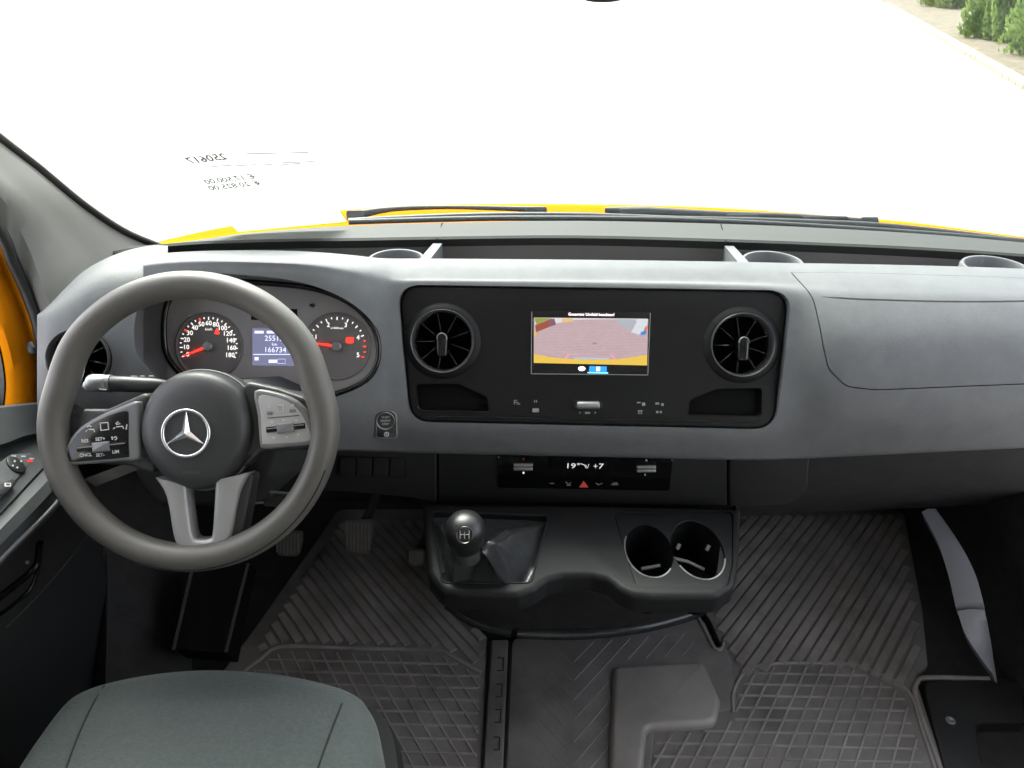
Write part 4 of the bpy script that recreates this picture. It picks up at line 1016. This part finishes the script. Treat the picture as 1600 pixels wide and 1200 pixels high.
# side trim strip right
stm = tag(empty('sill_trim'), 'curved pale grey sill trim beside the passenger footwell', 'trim')
def strip_px(name, left, right, x0, mt):
    a = catmull([P(u, v, x=x0 - .02) for u, v in left], 5); b = catmull([P(u, v, x=x0 + .02) for u, v in right], 5)
    return slab(name, [a, [(p + q) * .5 + V((-.003, 0, .004)) for p, q in zip(a, b)], b], (.01, 0, -.02), mt, stm, 60)
M['trim'] = mat('sill_trim_plastic', (.14, .14, .147), .5)
strip_px('upper_strip', [(1440, 800), (1466, 850), (1482, 900), (1493, 948)], [(1462, 795), (1500, 850), (1525, 900), (1537, 946)], .80, M['trim'])
strip_px('lower_strip', [(1496, 955), (1508, 990), (1530, 1025), (1552, 1054)], [(1538, 953), (1545, 990), (1550, 1025), (1555, 1055)], .80, M['trim'])

# ------------------------------------------------------------------ seat
seat = tag(empty('driver_seat'), 'grey green fabric cushion of the driver seat at the lower left', 'seat')
so2 = [P(u, v, z=.40) for u, v in ((5, 1230), (50, 1162), (98, 1102), (150, 1073), (230, 1054), (320, 1045), (420, 1049), (505, 1064), (560, 1084), (584, 1112), (597, 1160), (602, 1230))]
out = [(p.x, p.y - 1) for p in so2]
out = [(out[0][0] - .01, -.85)] + [(out[0][0] - .012, -.6)] + out + [(out[-1][0] + .004, -.6), (out[-1][0], -.85)]
out = [(q.x, q.y) for q in catmull([(*p, 0) for p in out], 6, True)]
cx = sum(p[0] for p in out) / len(out); cy = sum(p[1] for p in out) / len(out)
rings = []
for d, h in ((.012, .27), (.004, .30), (.0, .36), (.001, .385), (.006, .403), (.016, .416), (.032, .424)):
    rings.append([fl.pt(a, b, h) for a, b in inset(out, d)])
bs = inset(out, .032)
for k in range(1, 10):
    s_ = 1 - k / 9.5
    rings.append([fl.pt(cx + (a - cx) * s_, cy + (b - cy) * s_, .424 + .012 * (1 - s_ * s_)) for a, b in bs])
vs, fs = ring_loft(rings); cush = obj('cushion', vs, fs, M['fabric'], seat, 60)
dg = bpy.context.evaluated_depsgraph_get(); dg.update()
for pts in ([(163, 1072), (148, 1095), (133, 1125), (118, 1160), (104, 1199), (98, 1220)], [(541, 1078), (534, 1100), (522, 1130), (509, 1165), (497, 1199), (490, 1220)]):
    q = [hit(u, v, cush)[0] for u, v in pts]; q = [p for p in q if p]
    if len(q) > 2: tube('seam', catmull([p + V((0, 0, .0002)) for p in q], 4), .0012, M['seatdark'], seat, 6)
sd = catmull([P(u, v, z=.33) for u, v in ((585, 1105), (604, 1130), (617, 1165), (624, 1230))], 5)
slab('side_trim', [sd, [p + V((.008, 0, -.02)) for p in sd], [p + V((.01, -.0, -.2)) for p in sd]], (-.02, 0, 0), M['seatdark'], seat)
plate('seat_base', fl, inset(out, .05), .0, .28, M['carpet'], seat)

# ------------------------------------------------------------------ driver door and footwell side
door = tag(empty('driver_door'), 'grey driver door trim with armrest and window switches at the left edge', 'door')
rowsd = [
 [(-90, 640, .95), (0, 634, 1.06), (40, 630, 1.12), (80, 627, 1.19)],
 [(-90, 642, .93), (0, 637, 1.045), (40, 633, 1.105), (80, 630, 1.175)],
 [(-90, 708, .89), (0, 688, .995), (40, 673, 1.065), (82, 666, 1.13)],
 [(-90, 716, .885), (0, 695, .99), (42, 680, 1.06), (84, 673, 1.125)],
 [(-90, 722, .91), (0, 701, 1.012), (44, 686, 1.08), (86, 679, 1.14)],
 [(-90, 730, .905), (0, 708, 1.008), (46, 691, 1.075), (88, 684, 1.135)],
 [(-90, 895, .835), (0, 802, .935), (60, 738, 1.025), (98, 700, 1.085)],
 [(-90, 900, .838), (0, 806, .938), (61, 741, 1.028), (99, 702, 1.088)],
 [(-90, 904, .83), (0, 809, .930), (62, 744, 1.02), (100, 704, 1.08)],
 [(-90, 925, .81), (0, 828, .908), (66, 760, .995), (106, 716, 1.06)],
 [(-90, 950, .805), (0, 852, .902), (72, 778, .99), (112, 730, 1.055)],
 [(-90, 972, .82), (0, 872, .915), (78, 795, 1.0), (118, 745, 1.065)],
 [(-90, 985, .86), (0, 884, .955), (80, 806, 1.04), (120, 756, 1.10)],
]
dr = [catmull([P(u, v, t=t_) for u, v, t_ in r_], 6) for r_ in rowsd]
slab('trim_panel', dr, (-.03, 0, -.02), M['door'], door, 28)
low = [[(-90, 985, .87), (0, 884, .965), (80, 806, 1.05), (130, 760, 1.11)], [(-90, 1100, .95), (0, 1000, 1.04), (90, 900, 1.13), (150, 820, 1.22)], [(-90, 1500, 1.05), (0, 1350, 1.16), (110, 1150, 1.33), (190, 1010, 1.48)]]
slab('lower_panel', [catmull([P(u, v, t=t_) for u, v, t_ in r_], 6) for r_ in low], (-.03, 0, 0), M['lower'], door)
tube('armrest_edge', catmull([P(u, v, t=t_ - .002) for u, v, t_ in ((-90, 974, .82), (0, 874, .914), (78, 797, .999), (118, 747, 1.064))], 6), .003, M['spoke'], door, 8)
A_, B_2, C_ = P(0, 708, t=1.004), P(46, 691, t=1.071), P(0, 802, t=.931)
df = Frame((A_ + B_2 + C_) / 3, B_2 - A_, A_ - C_)
if df.Z.dot(CAM - df.O) < 0: df = Frame(df.O, -df.X, df.Y)
dfo = df.off(.005)
plate('switch_panel', df, pxr(dfo, [(2, 720), (18, 709), (50, 707), (58, 714), (28, 748), (0, 780), (-70, 850), (-70, 770)], [.003, .006, .006, .005, .003, .003, 0, 0], 4), -.02, .005, M['dash'], door, .002)
q = dfo.loc(24, 727); lathe('mirror_knob', dfo, q[0], q[1], [(.0135, -.001), (.0135, .002), (.012, .003), (.0003, .003)], M['pad'], door, 24)
for u, v in ((20, 723), (30, 723), (17, 730), (24, 733)): mark(dfo, u - 1.3, v - 1.3, u + 1.3, v + 1.3, door, 'mark', .0006, 'switch_symbol', .0036)
for u, v, mt_ in ((21, 713, 'mark'), (36, 713.5, 'mark'), (49, 717, 'mark'), (46.5, 720.5, 'redlit')): mark(dfo, u - 3.5, v - 1.1, u + 3.5, v + 1.1, door, mt_, .0004, 'switch_symbol', .0008)
plate('window_switch', dfo, pxr(dfo, [(-8, 760), (14, 751), (22, 756), (12, 768), (-2, 778), (-14, 776)], .003, 4), -.001, .005, M['pad'], door, .002)
mark(dfo, 2, 758.5, 12, 764.5, door, 'mark', .001, 'switch_symbol', .0056)
mark(dfo, 4, 760, 10, 762.5, door, 'ink', .0004, 'switch_symbol', .0060)
bpy.context.view_layer.update()
dlow = [c for c in door.children if c.name.startswith('lower_panel')][0]
def on(u, v, o, up=.004):
    p, n = hit(u, v, o)
    return p + (CAM - p).normalized() * up if p else P(u, v, t=1.05)
lp_, ln_ = hit(43, 868, dlow)
lk = Frame(on(43, 868, dlow, .002), V((.6, .8, 0)), cU)
lk = Frame(lk.O, cR, cU)
ptext('lock_text', lk, 'S', 44, 856, 7, M['markd'], door); mark(lk, 40, 876, 46, 881, door, 'markd', .001, 'lock_symbol')
tube('door_handle', catmull([on(u, v, dlow, .008) for u, v in ((-20, 948), (20, 917), (45, 896), (58, 880), (61, 862), (62, 848))], 5), .0048, M['gloss'], door, 8)
tube('handle_recess', catmull([on(u, v, dlow, .003) for u, v in ((-20, 975), (20, 945), (45, 922), (56, 900), (60, 884))], 5), .003, M['gloss'], door, 8)
tube('panel_seam', catmull([on(u, v, dlow, .001) for u, v in ((10, 980), (60, 930), (100, 884), (136, 838))], 4), .0012, M['pad'], door, 6)

kick = tag(empty('kick_panel'), 'black kick panel left of the driver footwell', 'panel')
slab('panel_body', [[P(150, 760, t=1.3), P(250, 720, t=1.5)], [P(165, 900, t=1.33), P(300, 870, t=1.55)], [P(165, 1120, t=1.36), P(300, 1060, t=1.47)]], (-.03, .02, 0), M['carpet'], kick)
tube('panel_edge', [P(168, 865, t=1.325), P(168, 960, t=1.335), P(165, 1060, t=1.345)], .0016, M['lower'], kick, 6)
frst = tag(empty('footrest'), 'black ribbed footrest under the steering wheel', 'footrest')
slab('footrest_top', [[P(292, 880, t=1.42), P(385, 870, t=1.45)], [P(272, 1014, t=1.36), P(354, 1020, t=1.37)]], (0, .03, -.06), M['hole'], frst)
for pts in ([(300, 890), (284, 960), (271, 1015)], [(388, 880), (370, 950), (353, 1019)]):
    tube('footrest_edge', [P(u, v, t=t_) for (u, v), t_ in zip(pts, (1.405, 1.38, 1.35))], .003, M['spoke'] if 0 else M['pad'], frst, 6)
# ------------------------------------------------------------------ pillar, yellow body, windscreen, wipers, bonnet
pil = tag(empty('windscreen_pillar'), 'grey trim of the left windscreen pillar with black glass seal', 'pillar')
T = [
 # (windscreen edge, crease, inner edge, window seal) with depths
 [(-90, 148, 1.02), (-90, 190, .99), (-90, 215, .96), (-90, 250, .99)],
 [(0, 219, 1.14), (0, 258, 1.10), (0, 306, 1.06), (0, 352, 1.09)],
 [(60, 265, 1.22), (55, 297, 1.17), (26, 350, 1.11), (22, 400, 1.13)],
 [(130, 322, 1.32), (96, 335, 1.24), (48, 395, 1.14), (40, 440, 1.155)],
 [(190, 362, 1.42), (130, 374, 1.29), (64, 440, 1.15), (52, 470, 1.165)],
 [(238, 383, 1.50), (158, 416, 1.32), (84, 492, 1.16), (62, 500, 1.17)],
 [(262, 392, 1.53), (185, 440, 1.33), (104, 540, 1.17), (72, 545, 1.18)],
]
lines = [catmull([P(u, v, t=t_) for u, v, t_ in [row[k] for row in T]], 6) for k in range(4)]
# soften: extra rows between crease lines bulging a little toward the cab
rowsp = [lines[0], [a.lerp(b, .5) + V((.004, -.004, .004)) for a, b in zip(lines[0], lines[1])], lines[1], [a.lerp(b, .35) + V((.006, -.006, .002)) for a, b in zip(lines[1], lines[2])], [a.lerp(b, .7) + V((.008, -.008, 0)) for a, b in zip(lines[1], lines[2])], lines[2], lines[3]]
slab('pillar_trim', rowsp, (-.03, .03, 0), M['pillar'], pil, 32)
tube('glass_seal', [p + V((.002, -.002, .004)) for p in lines[0]], .007, M['seal'], pil, 8)
tube('door_seal', [p + V((-.002, -.004, -.004)) for p in lines[3]], .009, M['seal'], pil, 8)
bpil = tag(empty('door_pillar'), 'bright yellow painted body pillar at the left edge behind the black seal', 'pillar')
ya = catmull([P(u, v, t=t_) for u, v, t_ in ((-90, 200, 1.08), (-20, 330, 1.14), (20, 420, 1.18), (45, 490, 1.2), (62, 560, 1.22), (66, 640, 1.23), (66, 720, 1.24))], 6)
yb = catmull([P(u, v, t=t_) for u, v, t_ in ((-130, 260, 1.06), (-70, 380, 1.10), (-30, 460, 1.13), (-2, 530, 1.15), (10, 590, 1.17), (8, 640, 1.18), (0, 720, 1.2))], 6)
yc = [a.lerp(b, .5) + V((.012, -.02, 0)) for a, b in zip(ya, yb)]
slab('pillar_body', [ya, [a.lerp(c, .5) + V((.004, -.004, 0)) for a, c in zip(ya, yc)], yc, [b.lerp(c, .5) + V((.003, -.006, 0)) for b, c in zip(yb, yc)], yb], (-.04, .04, 0), M['yellow'], bpil, 60)
tube('door_hinge_stop', [P(47, 538, t=1.17), P(54, 548, t=1.165), P(56, 552, t=1.165)], [.006, .009, .006], M['seal'], bpil, 8)
slab('weather_strip', [[p + V((-.004, 0, 0)) for p in yb], [p + V((-.03, .01, 0)) for p in yb]], (0, .02, 0), M['seal'], bpil)

base = catmull([P(u, v, t=1.575) for u, v in [(140, 402)] + dkr[2:]], 4)
WS = V((0, -.60, .70))
tops = [p + WS + V((-.02 * p.x, 0, 0)) for p in base]
rowsw = [[a.lerp(b, f) + V((0, .03 * math.sin(math.pi * f), .03 * math.sin(math.pi * f))) for a, b in zip(base, tops)] for f in [i / 10 for i in range(11)]]
ws = slab('windscreen', rowsw, (0, .004, .004), M['glass'], None, 60); tag(ws, 'large clear windscreen above the dashboard', 'windscreen')
# price sheet on the inside of the glass
wpl0 = base[12]
wn = V((0, .70, .60)).normalized()
ps = Frame(P(456, 356, t=1.50), V((1, .04, 0)), V((0, -.60, .70)))
bl_, br_ = ps.loc(372, 362), ps.loc(541, 346)
th = math.atan2(br_[1] - bl_[1], br_[0] - bl_[0])
ps2 = Frame(ps.pt(*bl_), ps.X * math.cos(th) + ps.Y * math.sin(th), ps.Y * math.cos(th) - ps.X * math.sin(th))
W_ = (V(br_) - V(bl_)).length; H_ = W_ * 1.414
sheet_o = tag(empty('price_sheet'), 'white price sheet on the windscreen with mirrored print showing through', 'paper')
plate('paper', ps2, [(0, 0), (W_, 0), (W_, H_), (0, H_)], -.0004, 0, M['paper'], sheet_o)
M['pink'] = mat('pale_print', (.17, .17, .175), .8); M['pink2'] = mat('paler_print', (.09, .09, .095), .8)
pt_ = ps2.off(.0002)
def sheet_text(s, u, v, h, m_, bold=0): ptext('printed_text', pt_, s, u, v, h, M[m_], sheet_o, mirror=True, bold=bold, rot=R(1))
sheet_text('250617', 323, 248, 10.5, 'pink', .0007)
sheet_text('€ 17.500,00', 359, 280, 7.8, 'pink', .0005); sheet_text('€ 20.825,00', 366, 290, 7.8, 'pink', .0005)
for (u0_, u1_, v_) in ((384, 482, 239), (330, 362, 259), (366, 400, 258), (405, 428, 257), (440, 492, 253), (440, 470, 256)):
    tube('printed_line', [pt_.pt(*pt_.loc(u0_, v_ + 1), .0003), pt_.pt(*pt_.loc(u1_, v_ - 1), .0003)], .0009, M['pink2'], sheet_o, 4)

bon = tag(empty('bonnet'), 'yellow bonnet edge seen beyond the windscreen base', 'bonnet')
bx = [(150, 400), (238, 380), (300, 365), (340, 358), (372, 353), (450, 341), (545, 331), (640, 325), (800, 323), (1000, 325), (1150, 330), (1300, 340), (1450, 352), (1600, 371), (1760, 392)]
crest = catmull([P(u, v, t=1.88) for u, v in bx], 4)
rowsb = [[p + V((0, -.22, -.10)) for p in crest], [p + V((0, -.12, -.03)) for p in crest], crest, [p + V((0, .14, -.035)) for p in crest], [p + V((0, .5, -.2)) for p in crest], [p + V((0, .8, -.45)) for p in crest]]
slab('bonnet_skin', rowsb, (0, 0, -.01), M['yellow'], bon, 60)
tube('cowl_seal', catmull([P(u, v, t=1.62) for u, v in ((545, 347), (680, 343), (800, 341), (1000, 342), (1150, 347), (1300, 355), (1450, 365), (1600, 377), (1760, 392))], 5), .006, M['wiper'], bon, 8)

def wiper(label, arm, blade, blk_):
    t = tag(empty('wiper'), label, 'wiper', 'windscreen wipers')
    tube('wiper_arm', catmull([P(u, v, t=t_) for u, v, t_, r_ in arm], 5), [x for x in sum([[arm[i][3] + (arm[min(i + 1, len(arm) - 1)][3] - arm[i][3]) * k / 5 for k in range(5)] for i in range(len(arm) - 1)], [])] + [arm[-1][3]], M['wiper'], t, 8)
    tube('wiper_blade', catmull([P(u, v, t=t_) for u, v, t_ in blade], 5), .0075, M['wiper'], t, 8)
    for b_k in blk_:
        u, v, w_, h_ = b_k
        plate('blade_joint', Frame(P(u, v, t=1.665), cR, cU), roundpoly([(-w_, -h_), (w_, -h_ * .9), (w_ * .9, h_), (-w_, h_)], h_ * .5, 3), -.006, .006, M['wiper'], t, .002)
wiper('near left wiper lying along the windscreen base, its tip beside the price sheet',
      [(548, 338, 1.67, .012), (610, 327, 1.67, .006), (700, 324, 1.67, .0045), (800, 326, 1.67, .006), (850, 328, 1.67, .008)],
      [(545, 346, 1.645), (640, 341, 1.65), (760, 337, 1.65), (900, 337, 1.65), (1070, 343, 1.65)],
      [(556, 337, .020, .011), (838, 328, .024, .006), (700, 338, .02, .005)])
wiper('right wiper reaching from mid windscreen to the right edge',
      [(945, 328, 1.67, .006), (1010, 331, 1.67, .012), (1130, 336, 1.67, .009), (1240, 339, 1.67, .008), (1370, 347, 1.67, .007)],
      [(930, 341, 1.65), (1090, 343, 1.65), (1250, 347, 1.65), (1400, 355, 1.65), (1600, 378, 1.65), (1700, 392, 1.65)],
      [(1000, 331, .045, .006), (1358, 346, .020, .009), (1160, 340, .035, .007), (1290, 341, .05, .004)])
# lower tip of the interior mirror at the top edge
mir = tag(empty('sensor_housing'), 'dark rim of a housing just showing at the top edge of the windscreen', 'housing')
mf = Frame(P(945, -32, t=.95), cR, cU)
plate('housing_body', mf, circ(0, 0, .045, 32, .0185), -.02, .0, M['seal'], mir, .004)

# cab sides as far as they shade the interior
